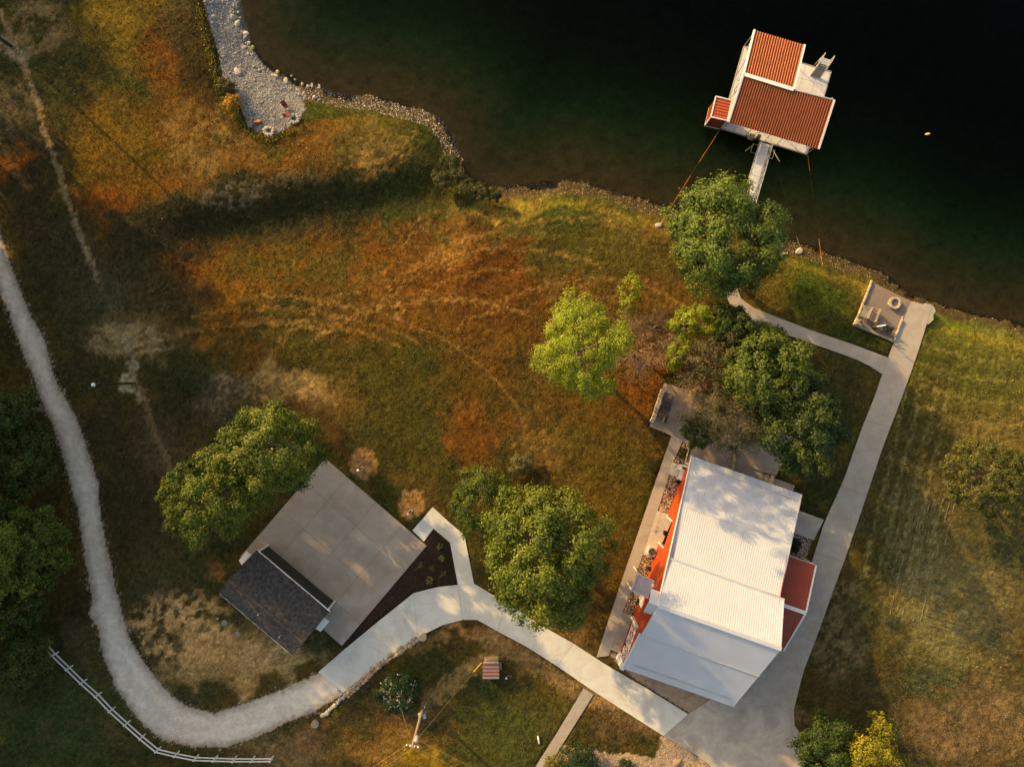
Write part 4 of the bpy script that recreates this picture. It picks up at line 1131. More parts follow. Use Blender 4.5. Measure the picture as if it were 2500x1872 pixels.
# small orange-red hut on the dock's west corner
hut = empty("storage_hut", W(1745, 280, -.8), "small red ribbed metal hut with white trim on the west corner of the boat dock", "hut")
hz = 1.55
h0, h1, h2, h3 = W(1747.4, 236, hz), W(1786.5, 246, hz), W(1775.7, 295, hz), W(1735.4, 286, hz)
tp = MB().plate(h0, h3, h2, h1, .06).build("roof", mat_plain("hut_red", (0.44, 0.085, 0.028), .45, .08), hut)
rb = MB()
for k in range(7):
    t = (k + .5) / 7
    rb.bar(lerp(h0, h3, t) + Vector((0, 0, .015)), lerp(h1, h2, t) + Vector((0, 0, .015)), .045, .05)
rb.build("roof_rib", M['dock_red'], tp, kind="stuff")
ctr = (h0 + h1 + h2 + h3) / 4
base = [Vector((ctr.x + (p.x - ctr.x) * .93, ctr.y + (p.y - ctr.y) * .93, 0)) for p in (h0, h1, h2, h3)]
for k, nm in ((3, "wall"), (2, "wall"), (0, "wall"), (1, "wall")):
    a, b = base[k], base[(k + 1) % 4]
    lo, hi = Vector((0, 0, -1.0)), Vector((0, 0, hz - .06))
    w_ = MB().quad(a + lo, b + lo, b + hi, a + hi).build("wall", mat_plain("hut_wall_sunlit", (0.40, 0.07, 0.02), .5, .08) if k == 3 else M['dock_red'], hut)  # sunlit west wall painted a lighter red than the walls in shade
    sid = MB(); n_out = (b - a).cross(Vector((0, 0, 1))).normalized()
    mid = (a + b) / 2 - Vector((ctr.x, ctr.y, 0))
    if n_out.dot(mid) < 0: n_out = -n_out
    for t in np.linspace(.06, .94, 9):
        q = lerp(a, b, float(t)) + n_out * .015
        sid.bar(q + lo, q + hi, .05, .04, n_out)
    sid.build("wall_rib", M['dock_red'], w_, kind="stuff")
for a, b in ((h0, h1), (h3, h2), (h0, h3), (h1, h2)):
    MB().bar(a + Vector((0, 0, .03)), b + Vector((0, 0, .03)), .10, .10).build("roof_trim", M['white'], hut)
MB().bar(base[3] - Vector((0, 0, 1.0)), base[3] + Vector((0, 0, hz - .06)), .1, .1, du).build("corner_trim", M['white'], hut)
fb = MB(); q_ = [p - Vector((0, 0, 1.0)) for p in base]
fb.prism([(p.x, p.y) for p in q_], -1.35, -.98).build("float", M['deck'], hut)

# swim steps at the dock's north-east corner
st = empty("swim_steps", W(1990, 185, DZ), "metal swim steps with tall handrails on the outer corner of the boat dock", "steps")
s0, s1 = W(1978, 184.5, DZ + .05), W(2001.5, 191, DZ + .05)
e0, e1 = W(2006, 140, .35), W(2028, 147, .35)
m0, m1 = lerp(s0, e0, .58), lerp(s1, e1, .58)
m0.z = m1.z = .35
for k in range(8):
    t = (k + .3) / 8
    a = lerp(s0, m0, t); b = lerp(s1, m1, t)
    MB().bar(a, b, .16, .04).build("tread", M['grey_wood'], st)
MB().plate(m0, m1, e1, e0, .06).build("platform", M['galv'], st)
rl = MB()
for a, m_, e in ((s0, m0, e0), (s1, m1, e1)):
    z9 = Vector((0, 0, .95))
    rl.tube([a, a + z9 * .9, m_ + z9, e + z9, e], .028, 6).tube([a + z9 * .45, m_ + z9 * .5, e + z9 * .5], .02, 6).tube([m_, m_ + z9], .025, 6)
    rl.bar(a, m_, .05, .12).bar(m_, e, .05, .12)
    rl.tube([lerp(m_, e, .9), lerp(m_, e, .9) - Vector((0, 0, 1.8))], .04, 6)
rl.build("handrail", M['galv'], st)

# gangway
gw_ = empty("gangway", W(1850, 430, -.5), "white gangway with truss railings running from the shore to the boat dock", "gangway")
ga, gb = W(1867.5, 351, -.62), W(1806, 562, .05)
gd = (gb - ga); gl_ = gd.length; gdn = gd.normalized(); gs = gdn.cross(Vector((0, 0, 1))).normalized()
npan = 8
for k in range(npan):
    a = ga + gd * (k / npan) + gdn * .012; b = ga + gd * ((k + 1) / npan) - gdn * .012
    MB().bar(a, b, .95, .07).build("deck_panel", M['deck'], gw_)
for s in (-1, 1):
    tr2 = MB(); o = gs * s * .56
    lo, hi = Vector((0, 0, -.05)), Vector((0, 0, .95))
    tr2.bar(ga + o + lo, gb + o + lo, .05, .10).bar(ga + o + hi, gb + o + hi, .05, .06).bar(ga + o + hi * .5, gb + o + hi * .5, .03, .03)
    n = 14
    for k in range(n):
        a = ga + gd * (k / n) + o; b = ga + gd * ((k + 1) / n) + o
        tr2.bar(a + lo, b + hi, .03, .03) if k % 2 == 0 else tr2.bar(a + hi, b + lo, .03, .03)
        tr2.bar(b + lo, b + hi, .03, .03)
    tr2.build("truss_rail", M['galv'], gw_)
for s, q in ((-1, "a"), (1, "b")):
    pz = ga + gs * s * 1.0 + gdn * .4
    MB().tube([pz + Vector((0, 0, -.1)), pz + gs * s * .75 + gdn * 1.1 + Vector((0, 0, .5))], .035, 6).build("lime_pole", M['lime'], gw_)
for s in (-1, 1):
    o = ga + gs * s * .62 + gdn * .35
    MB().tube([o, o + gs * s * .5, o + gs * s * .5 + gdn * .9, o + gdn * .9], .02, 6).build("side_frame", M['galv'], gw_)

# ------------------------------------------------------------------ trees and plants
def rand_dirs(rng, n):
    d = rng.normal(size=(n, 3)); return d / np.linalg.norm(d, axis=1, keepdims=True)


def leaf_quads(c, nrm, size, aspect, rng):
    """rhombic leaf faces; c (n,3), nrm (n,3), size (n,)"""
    n = len(c)
    t = rand_dirs(rng, n); t -= nrm * (t * nrm).sum(1, keepdims=True); t /= np.linalg.norm(t, axis=1, keepdims=True) + 1e-9
    b = np.cross(nrm, t)
    s = size[:, None]
    V = np.empty((n, 3, 3))
    V[:, 0] = c - t * s; V[:, 1] = c + t * s * .7 + b * s * aspect * 1.3; V[:, 2] = c + t * s * .7 - b * s * aspect * 1.3
    return V.reshape(-1, 3), np.arange(3 * n).reshape(-1, 3)


def crown_arrays(rng, rx, ry, rz, nclump, nleaf, size, cols, lobes=0.22, rc=0.24, low=-0.35, flat=0.0, hollow=0.55, spiky=0.5, ang=0.0):
    """leaf clumps spread through an uneven crown centred on the origin"""
    i = np.arange(nclump) + .5
    ph = np.arccos(1 - 2 * i / nclump); th = math.pi * (1 + 5 ** .5) * i
    D = np.stack([np.cos(th) * np.sin(ph), np.sin(th) * np.sin(ph), np.cos(ph)], 1) + rng.normal(size=(nclump, 3)) * .16
    D /= np.linalg.norm(D, axis=1, keepdims=True)
    D = D[D[:, 2] > low]; n = len(D)
    k = rng.integers(2, 5, 3); p0 = rng.random(3) * 6.28
    az = np.arctan2(D[:, 1], D[:, 0])
    f = 1 + lobes * (.5 * np.sin(az * k[0] + p0[0]) + .35 * np.sin(az * (k[1] + 2) + p0[1]) * (1 - abs(D[:, 2])) + .4 * np.sin(D[:, 2] * 4 + p0[2])) + rng.normal(size=n) * lobes * .45
    u = hollow + (1 - hollow) * rng.random(n) ** .45
    C = D * np.array([rx, ry, rz]) * (f * u)[:, None]
    Rm = min(rx, ry)
    r = Rm * rc * (.65 + .7 * rng.random(n))
    cid = np.repeat(np.arange(n), np.maximum(6, (nleaf * (r / r.mean()) ** 2).astype(int)))
    N = len(cid)
    d = rand_dirs(rng, N); d[:, 2] = np.abs(d[:, 2]) * .8 + d[:, 2] * .2; d /= np.linalg.norm(d, axis=1, keepdims=True)
    rad = (.25 + .75 * rng.random(N) ** .6)
    tw = np.ones(N)
    if spiky > 0:      # shoots: leaves gathered along a few radial twigs of each clump
        ns = 7
        sh = rand_dirs(rng, n * ns).reshape(n, ns, 3); sh[:, :, 2] = np.abs(sh[:, :, 2])
        sh = sh + D[:, None, :] * .7; sh /= np.linalg.norm(sh, axis=2, keepdims=True)
        pick = sh[cid, rng.integers(0, ns, N)]
        d = np.where((rng.random(N) < spiky)[:, None], pick + rng.normal(size=(N, 3)) * .16, d)
        rad = .25 + .9 * rng.random(N)
    P = C[cid] + d * (r[cid] * rad)[:, None] * np.array([1, 1, .85])
    nrm = d * .7 + D[cid] * .35 + np.array([0, 0, .22]) + rng.normal(size=(N, 3)) * .38
    nrm /= np.linalg.norm(nrm, axis=1, keepdims=True)
    s = size * (.65 + .7 * rng.random(N))
    V, F = leaf_quads(P, nrm, s, .55, rng)
    cols = np.array([alb(c, .70) if max(c) > 1 else c for c in cols])
    base = cols[rng.integers(0, len(cols), n)][cid]
    mixc = cols[rng.integers(0, len(cols), N)]
    col = (base * .65 + mixc * .35) * (.55 + .9 * rng.random(N))[:, None]
    if ang:
        ca, sa = math.cos(ang), math.sin(ang)
        V = np.stack([V[:, 0] * ca - V[:, 1] * sa, V[:, 0] * sa + V[:, 1] * ca, V[:, 2]], 1)
        C = np.stack([C[:, 0] * ca - C[:, 1] * sa, C[:, 0] * sa + C[:, 1] * ca, C[:, 2]], 1)
    return V, F, np.clip(col, 0.004, .6), C


def tree(name, label, px, py, rpx, zc, rz, cols, seed, cat="tree", ry=None, ang=0.0, group=None, nclump=150, nleaf=110, size=.15, trunk=None, base_px=None, **kw):
    rng = np.random.default_rng(seed)
    c = W(px, py, zc); k = (1 - zc / CAM_H) / PPM
    rx = rpx * k; ryy = (ry or rpx) * k
    b = Vector((c.x, c.y, 0)) if base_px is None else W(base_px[0], base_px[1], 0)
    b.z = float(ground_z(b.x, b.y)) - .03
    root = empty(name, b, label, cat, group)
    V, F, col, C = crown_arrays(rng, rx, ryy, rz, nclump, int(nleaf * 2.3), size * .80, cols, ang=ang, **kw)
    V = V + np.array(c - b)
    V[:, 2] = np.maximum(V[:, 2], .02 if zc - rz < 1 else .4)
    me = np_mesh("crown", V, F, np.repeat(col, 3, 0), 'POINT')
    link("crown", me, M['leaf'], root)
    if trunk:
        mb = MB(); cc = Vector((c.x, c.y, zc)); t0 = trunk
        fork = b + (cc - b) * .45; fork.z = max(.8, zc - rz * .75)
        mb.tube([b - Vector((0, 0, .2)), b + Vector((0, 0, .25)), lerp(b, fork, .6), fork], [t0 * 1.5, t0 * 1.1, t0 * .95, t0 * .8], 9)
        far = C[np.argsort(-np.linalg.norm(C, axis=1))]
        for q in far[::max(1, len(far) // 11)][:11]:
            e = cc + Vector(q) * .8
            mid = lerp(fork, e, .5) + Vector((rng.normal() * .2, rng.normal() * .2, .35))
            mb.tube([fork - Vector((0, 0, .2)), mid, e], [t0 * .5, t0 * .3, t0 * .08], 6)
        mb.build("trunk", M['bark'], root)
    return root


OLIVE = [(88, 108, 34), (100, 120, 40), (74, 94, 28), (120, 132, 48)]
DEEP = [(54, 74, 24), (44, 64, 22), (66, 84, 26), (84, 96, 32)]
LIME = [(140, 150, 36), (152, 158, 42), (120, 134, 30), (164, 166, 54)]
GREENY = [(84, 100, 32), (96, 110, 36), (72, 88, 26), (114, 122, 42)]
MID = [(98, 112, 32), (114, 124, 38), (82, 96, 26), (136, 138, 46)]
GOLD = [(160, 140, 32), (144, 130, 28), (170, 148, 40), (118, 116, 30)]
DUSK = [(72, 88, 28), (84, 98, 32), (62, 78, 24), (104, 106, 36)]
EDGE = [(84, 104, 30), (98, 114, 34), (72, 92, 26), (122, 126, 38)]
CONI = [(92, 94, 38), (108, 106, 44), (76, 82, 32), (120, 112, 44)]
DULL = [(92, 88, 46), (104, 96, 52), (78, 80, 38), (112, 98, 56)]

tree("shade_tree", "round dense green tree on the shore beside the gangway", 1764, 588, 128, 6.2, 4.6, OLIVE, 11, ry=126, nclump=230, nleaf=125, size=.135, trunk=.28, spiky=.55, rc=.2)
tree("willow_tree", "bright yellow-green round tree standing alone in the rust meadow", 1418, 852, 98, 8.2, 6.0, LIME, 12, ry=114, nclump=210, nleaf=130, size=.085, trunk=.22, rc=.2, lobes=.24, low=-.5)
tree("shade_tree", "biggest dark green tree between the driveway and the house walk", 1332, 1352, 132, 7.2, 5.4, MID, 13, ry=158, nclump=250, nleaf=125, size=.14, trunk=.34, spiky=.55, rc=.19, lobes=.18)
tree("bushy_tree", "smaller light green bushy tree tucked against the biggest driveway tree", 1178, 1224, 66, 3.0, 2.6, GREENY, 14, ry=78, nclump=130, nleaf=120, size=.09, trunk=.12, rc=.22)
tree("leafy_tree", "rounded upper crown of the tree pair shading the concrete pad", 664, 1098, 110, 7.0, 5.4, MID, 15, ry=106, nclump=170, nleaf=125, size=.12, trunk=.22, rc=.2, lobes=.16)
tree("leafy_tree", "lower crown of the tree pair shading the concrete pad, nearer the gravel drive", 526, 1212, 104, 7.0, 5.2, MID, 16, ry=98, ang=math.radians(35), nclump=180, nleaf=125, size=.12, trunk=.22, rc=.2, lobes=.16)
tree("leafy_tree", "tall dark green tree at the house clump's south-east corner", 1950, 1036, 96, 6.2, 4.8, DEEP, 18, ry=104, nclump=170, nleaf=115, size=.13, trunk=.22, rc=.21)
tree("leafy_tree", "bright green tree in the middle of the clump above the house", 1862, 912, 82, 5.8, 4.5, GREENY, 19, ry=100, ang=.5, nclump=150, nleaf=110, size=.13, trunk=.2, rc=.23)
tree("leafy_tree", "dark tree at the top of the clump, touching the curved footpath", 1790, 796, 44, 4.4, 3.4, DEEP, 20, ry=42, ang=-.5, nclump=100, nleaf=100, size=.13, trunk=.15, rc=.27)
tree("leafy_tree", "green tree next to the footpath below the dark clump top", 1856, 846, 52, 4.8, 3.6, MID, 21, nclump=100, nleaf=100, size=.13, trunk=.15, rc=.26)
tree("young_tree", "pale lime young tree in the clump, right of the bare brown tree", 1692, 786, 50, 3.2, 2.4, LIME, 22, ry=34, ang=-.1, nclump=70, nleaf=90, size=.09, trunk=.08, rc=.3)
tree("young_tree", "slim lime sapling above the grill patio corner", 1650, 858, 22, 2.6, 2.2, LIME, 23, ry=46, ang=-.35, nclump=50, nleaf=80, size=.09, trunk=.06, rc=.42)
tree("thinning_tree", "thin dull olive tree with half-bare branches over the grill patio", 1784, 1004, 92, 4.0, 3.2, DULL, 24, ry=92, nclump=130, nleaf=85, size=.085, trunk=.12, rc=.24, lobes=.35)
tree("thinning_tree", "sparse olive-brown canopy mixed with bare twigs above the grill patio, uppermost", 1742, 872, 62, 4.2, 3.0, DULL, 46, ry=70, nclump=90, nleaf=42, size=.085, trunk=.1, rc=.26, lobes=.4)
tree("evergreen_bush", "small dark green rounded tree at the house patio corner", 1706, 1056, 42, 2.3, 1.9, DEEP, 25, ry=36, nclump=80, nleaf=90, size=.09, trunk=.1, rc=.28)
tree("sapling", "spindly yellow-green leafy shoot above the bare brown tree", 1538, 722, 24, 2.2, 1.6, LIME, 26, ry=46, ang=-.2, nclump=40, nleaf=55, size=.08, trunk=.05, rc=.42)
tree("cedar_tree", "olive cedar-like tree alone at the east lawn's edge", 2404, 1166, 92, 3.8, 3.5, CONI, 27, ry=82, nclump=210, nleaf=100, size=.10, trunk=.2, rc=.17, spiky=.8, lobes=.28)
tree("leafy_tree", "dark green tree at the bottom of the apron behind a golden one", 2022, 1822, 72, 3.4, 3.0, DEEP, 28, ry=78, nclump=140, nleaf=105, size=.115, trunk=.16, rc=.23)
tree("golden_tree", "golden yellow tree at the bottom edge of the east lawn", 2118, 1862, 84, 5.0, 3.6, GOLD, 29, ry=76, nclump=120, nleaf=95, size=.12, trunk=.16, rc=.24, spiky=.4, lobes=.35)
tree("golden_sapling", "thin golden shoot standing above the golden tree", 2140, 1758, 12, 2.4, 1.5, GOLD, 30, ry=26, ang=-.2, nclump=22, nleaf=40, size=.09, trunk=.04, rc=.6)
tree("woodland_tree", "dim tree at the left edge opposite the old lamp post", 18, 1004, 56, 5.0, 4.0, DUSK, 31, nclump=100, nleaf=95, size=.14, trunk=.2, rc=.26)
tree("woodland_tree", "low spreading tree at the left edge beside the gravel drive", 62, 1112, 62, 3.6, 2.8, DUSK, 32, ry=72, nclump=120, nleaf=95, size=.12, trunk=.18, rc=.24)
tree("woodland_tree", "dark gap-filling tree at the left edge between two brighter ones", -10, 1215, 70, 5.0, 4.0, DUSK, 33, nclump=100, nleaf=95, size=.14, trunk=.2, rc=.26)
tree("woodland_tree", "largest green tree at the left edge, touching the road's shade", 74, 1330, 84, 5.2, 4.0, EDGE, 34, ry=88, nclump=160, nleaf=105, size=.13, trunk=.24, rc=.22)
tree("woodland_tree", "yellow-tipped tree cut off by the left edge", -22, 1420, 66, 6.4, 4.4, EDGE, 35, ry=80, nclump=110, nleaf=95, size=.14, trunk=.22, rc=.26)
tree("woodland_tree", "dark tree at the left edge, one below the largest", 34, 1478, 58, 4.2, 3.3, DUSK, 36, nclump=110, nleaf=95, size=.12, trunk=.18, rc=.25)
tree("woodland_tree", "dim wide tree above the start of the white fence", 60, 1604, 74, 3.4, 2.7, DUSK, 37, ry=58, ang=.5, nclump=130, nleaf=100, size=.11, trunk=.16, rc=.24)

# bare brown trees
def bare_tree(name, label, px, py, height, spread, seed, n0=10, lean=(0, 0), droop=0.0):
    rng = random.Random(seed)
    b = W(px, py, 0); b.z = float(ground_z(b.x, b.y)) - .03
    root = empty(name, b, label, "tree")
    mb = MB(); tw = MB()

    def grow(p, d, ln, r, depth):
        q = p; pts = [p]; rr = [r]
        for k in range(3):
            d = (d + Vector((rng.gauss(0, .12), rng.gauss(0, .12), rng.gauss(0, .10) - droop))).normalized()
            q = q + d * ln / 3; pts.append(q); rr.append(max(.012, r * (1 - .22 * (k + 1))))
        (mb if depth < 2 else tw).tube(pts, rr, 6 if depth < 2 else 4 if depth < 3 else 3, cap=False)
        if depth >= 5: return
        for k in range((4, 5, 5, 3, 2)[depth] if depth else 3):
            i = rng.choice((1, 2, 3)); a = rng.uniform(.25, .75)
            axis_ = Vector((rng.gauss(0, 1), rng.gauss(0, 1), rng.gauss(0, .5))).normalized()
            nd = (d * (1 - a * .5) + axis_ * a).normalized()
            grow(pts[i], nd, ln * rng.uniform(.55, .8), rr[i] * .6, depth + 1)

    top = b + Vector((lean[0] * .2, lean[1] * .2, height * .22))
    mb.tube([b - Vector((0, 0, .2)), b, top], [.16, .13, .11], 7)
    for k in range(n0):
        a = 2 * math.pi * (k + rng.random() * .7) / n0
        d = Vector((math.cos(a) * spread + lean[0] / height, math.sin(a) * spread + lean[1] / height, rng.uniform(.45, 1.1))).normalized()
        grow(top, d, height * rng.uniform(.26, .38), .055, 1)
    mb.build("trunk", M['twig'], root)
    tw.build("twigs", M['twig'], root)
    return root


bare_tree("bare_tree", "leafless pale brown tree between the two lime trees", 1542, 868, 6.4, 1.0, 41, 13, lean=(2.2, 2.4))
bare_tree("bare_tree", "leafless brown tree over the north side of the grill patio", 1706, 918, 6.2, 1.1, 42, 12, lean=(1.6, .6))
bare_tree("bare_tree", "low tangle of bare brown branches west of the tall clump trees", 1776, 962, 5.4, 1.2, 43, 10, lean=(1.0, .3))
for (x_, y_, r_, l_, s_) in ((1732, 938, 8, "tiny yellow-leaved shoot among the bare brown branches", 44), (1914, 1006, 12, "small cluster of orange leaves inside the dark clump tree", 45)):
    tree("yellow_shrub", l_, x_, y_, r_, 3.2 if r_ > 10 else 1.6, .7, [(196, 130, 30), (210, 150, 50)], s_, cat="shrub", nclump=14, nleaf=26, size=.08, rc=.5, trunk=.03)

# shrubs and small plants
def shrub(name, label, px, py, rpx, h, cols, seed, group=None, cat="shrub", **kw):
    kw.setdefault('nclump', 46); kw.setdefault('nleaf', 60); kw.setdefault('size', .07); kw.setdefault('rc', .36)
    return tree(name, label, px, py, rpx, h * .5, h * .5, cols, seed, cat=cat, group=group, low=-.1, trunk=.04, **kw)


shrub("shrub", "grey-green shrub alone in the grass above the biggest driveway tree", 1272, 1134, 24, 1.3, [(124, 116, 60), (98, 96, 48), (140, 128, 76)], 51)
shrub("shrub", "yellow and orange shrub at the west edge of the gravel bank", 568, 258, 20, 1.3, [(196, 150, 30), (210, 140, 40), (150, 130, 30)], 52, ry=28)
shrub("shrub", "dull olive shrub beside the gravel bank, above the yellow one", 552, 214, 22, .9, [(96, 92, 34), (80, 80, 30)], 53)
shrub("shrub", "dark low shrub in the rock bed by the red porch", 1940, 1330, 14, .7, [(48, 48, 26), (36, 38, 22)], 54)
shrub("garden_bush", "dark green round bush in the garden bed beside the south walk", 1418, 1862, 44, 1.5, [(48, 72, 30), (40, 60, 26), (60, 84, 34)], 55, nclump=90, nleaf=90)
shrub("garden_bush", "pale yellow-green bush at the edge of the south walk", 1352, 1866, 24, .9, [(146, 138, 60), (126, 120, 50)], 56)
shrub("garden_bush", "small green plant in the middle of the garden bed", 1526, 1866, 15, .7, [(60, 72, 34), (78, 84, 42)], 57)
for k, (x_, y_, l_, c_) in enumerate(((1073, 1332, "topmost lime plant in the dark mulch bed", 150), (1078, 1361, "lime plant second from the top of the mulch bed", 150), (1028, 1378, "faint plant nearest the concrete pad in the mulch bed", 100),
                                     (1053, 1386, "small plant in the centre of the mulch bed", 110), (1083, 1399, "thinnest plant by the pad walk in the mulch bed", 84), (1048, 1416, "bright lime plant lowest in the mulch bed", 150))):
    shrub("bed_plant", l_, x_, y_, 7.5 if c_ > 120 else 6.0, .5, [(c_, c_ + 8, 40), (c_ - 20, c_ - 8, 34)], 60 + k, group="small plants in the mulch bed", cat="plant", nclump=16, nleaf=30, size=.045)
for k, (x_, y_, r_, l_) in enumerate(((1098, 398, 26, "green waterside bush at the cove, uppermost of its row"), (1112, 432, 24, "green waterside bush in the middle of the cove"), (1140, 458, 24, "green waterside bush at the bend of the cove"),
                                     (1172, 470, 24, "green waterside bush where the cove turns east"), (1206, 476, 18, "low green weeds at the east end of the cove bushes"), (1078, 440, 26, "dark weedy bush on the bank behind the cove"))):
    shrub("waterside_bush", l_, x_, y_, r_, .9, [(70, 78, 28), (88, 88, 32), (52, 62, 24), (110, 102, 44)], 70 + k, group="bushes round the cove", ry=r_ * .8, nclump=50, nleaf=60, size=.06)
# weeds along the west side of the gravel bank
rngw = np.random.default_rng(5)
q = np.array([(490, 20), (497, 70), (511, 120), (522, 165), (533, 200), (548, 240), (590, 300), (620, 335), (660, 345), (720, 320)], float)
qs = np.concatenate([resample(q, 260)] * 6) + rngw.normal(size=(1560, 2)) * np.array([5, 5])
P = np.array([tuple(W(a, b)) for a, b in qs]); P[:, 2] = ground_z(P[:, 0], P[:, 1]) + rngw.random(len(P)) * .3
nr = rand_dirs(rngw, len(P)); nr[:, 2] = abs(nr[:, 2])
V, F = leaf_quads(P, nr, .09 * (.6 + .8 * rngw.random(len(P))), .5, rngw)
wc = np.array([alb((112, 108, 30)), alb((88, 92, 32)), alb((136, 122, 40))])[rngw.integers(0, 3, len(P))]
link("bank_weeds", np_mesh("bank_weeds", V, F, np.repeat(wc, 3, 0)), M['leaf'], kind="stuff")

# white-flowering bush
fb_ = tree("flowering_bush", "round green bush covered in white blossoms below the stone border", 973, 1686, 46, .85, .85, [(44, 74, 28), (36, 62, 24), (58, 86, 32)], 80, cat="shrub", nclump=90, nleaf=80, size=.085, rc=.3, low=-.1, trunk=.06, spiky=.7)
rngf = np.random.default_rng(81)
n = 260; d = rand_dirs(rngf, n); d[:, 2] = abs(d[:, 2])
c = W(973, 1686, .85)
P = np.array(c) + d * np.array([1.82, 1.82, .95]) * (.75 + .3 * rngf.random((n, 1)))
keepf = (P[:, 1] < c.y + .3) | (rngf.random(n) < .55)
P = P[keepf]; n = len(P)
V, F = leaf_quads(np.repeat(P, 3, 0) + rngf.normal(size=(n * 3, 3)) * .04, rand_dirs(rngf, n * 3) * .5 + np.array([0, 0, .8]), np.full(n * 3, .085), .7, rngf)
V = V - np.array(ORG[fb_.name])
link("blossom", np_mesh("blossom", V, F, np.full((len(V), 3), .70) * np.array([1, .97, .9])), M['leaf'], fb_, kind="stuff")

# tall wood outside the picture whose shade lies over the meadow and drive
far_src = []
for k in range(3):
    rng = np.random.default_rng(90 + k)
    V, F, col, C = crown_arrays(rng, 4.6, 4.6, 6.5, 120, 60, .26, [DEEP[0], DEEP[1], OLIVE[2]], rc=.26, low=-.7)
    far_src.append(np_mesh("crown", V, F, np.repeat(col, 3, 0)))
trunk_src = np_mesh("trunk", *(lambda m: (np.array([v[:] for v in m.v]), np.array([f for f in m.f if len(f) == 4])))(MB().tube([(0, 0, -.3), (0, 0, 6), (0, 0, 14)], [.45, .34, .12], 8)))
trunk_src.materials.append(M['bark'])


def wood_tree(bx, by, height, k, sc=1.0):
    b = W(bx, by, 0)
    b.z = float(ground_z(b.x, b.y)) - .05
    root = empty("wood_tree", b, "tall tree of the wood beyond the photo's edge shading the meadow", "tree", "wood beyond the meadow")
    o = link("crown", far_src[k % 3], M['leaf'], root)
    o.location = (0, 0, height - 6.5 * sc); o.scale = (sc, sc, sc); o.rotation_euler = (0, 0, k * 1.3)
    o = link("trunk", trunk_src, M['bark'], root)
    o.scale = (1, 1, height / 19)


rw = random.Random(17); k = 0
for c_ in range(-450, -2000, -190):
    bx_ = -190 - rw.random() * 110
    wood_tree(bx_, bx_ - c_, (24.2 if -860 < c_ else 22) + rw.random() * 1.5, k, 1.1); k += 1
    bx_ = -175 - rw.random() * 60
    wood_tree(bx_, bx_ - c_ + rw.uniform(-50, 50), 13.5 + rw.random() * 2, k, 1.02); k += 1
    bx_ = -240 - rw.random() * 60
    wood_tree(bx_, bx_ - c_ + rw.uniform(-80, 80), 19 + rw.random() * 2, k, 1.1); k += 1
    bx_ = -330 - rw.random() * 60
    wood_tree(bx_, bx_ - c_ + rw.uniform(-60, 60), 21 + rw.random() * 3, k, 1.1); k += 1
for tx, ty, h, sc in ((230, 190, 12, .8), (130, 190, 13, .85), (40, 230, 13, .85), (-40, 330, 14, .9)):
    wood_tree(tx - 46 * h, ty - 46 * h, h, k, sc); k += 1

# ------------------------------------------------------------------ stones
def rock_mesh(name, seed, sub=1, flat=.6, jag=.22):
    import bmesh
    bm = bmesh.new(); bmesh.ops.create_icosphere(bm, subdivisions=sub, radius=1.0)
    rng = random.Random(seed); nv = [(Vector((rng.gauss(0, 1), rng.gauss(0, 1), rng.gauss(0, 1))).normalized(), rng.uniform(.6, .95)) for _ in range(7)]
    for v in bm.verts:
        d = v.co.normalized(); r = 1.0
        for n_, h in nv:
            c = d.dot(n_)
            if c > .05: r = min(r, h / c)
        v.co = d * (r * (1 + rng.uniform(-jag, jag) * .35)); v.co.z *= flat
    me = bpy.data.meshes.new(name); bm.to_mesh(me); bm.free()
    return me


ROCK = [rock_mesh("rock", 100 + k, 2, .55 + .1 * (k % 3)) for k in range(8)]
for me in ROCK: me.materials.append(M['grey_rock'])


def rock_copy(name, k, loc, r, parent, mat=None, sx=1.0, rot=0.0, flat=1.0):
    o = bpy.data.objects.new(name, ROCK[k % len(ROCK)])
    COL.objects.link(o)
    if parent is not None:
        o.parent = parent; loc = Vector(loc) - ORG.get(parent.name, Vector((0, 0, 0)))
    o.location = loc; o.scale = (r * sx, r, r * flat); o.rotation_euler = (0, 0, rot)
    if mat is not None:
        o.material_slots[0].link = 'OBJECT'; o.material_slots[0].material = mat
    return o


# twenty-sided pebbles joined into one mesh
ico = rock_mesh("seed_pebble", 7, 1, .65, .3)
IV = np.array([v.co[:] for v in ico.vertices]); IF = np.array([p.vertices[:] for p in ico.polygons])
bpy.data.meshes.remove(ico)


def pebbles(name, P, r, cols, seed, parent=None, mat='stone'):
    rng = np.random.default_rng(seed); n = len(P)
    a = rng.random(n) * 6.283; s = r[:, None] * (.7 + .6 * rng.random((n, 3)))
    ca, sa = np.cos(a), np.sin(a)
    L = IV[None] * s[:, None, :]
    V = np.stack([L[..., 0] * ca[:, None] - L[..., 1] * sa[:, None], L[..., 0] * sa[:, None] + L[..., 1] * ca[:, None], L[..., 2]], -1) + P[:, None, :]
    F = IF[None] + (np.arange(n) * len(IV))[:, None, None]
    cols = np.array([alb(c) if np.max(c) > 1 else c for c in cols])
    c = cols[rng.integers(0, len(cols), n)] * (.7 + .6 * rng.random((n, 1)))
    me = np_mesh(name, V.reshape(-1, 3), F.reshape(-1, 3), np.repeat(c, len(IV), 0))
    return link(name, me, M[mat], parent, kind="stuff")


rp = np.random.default_rng(21)
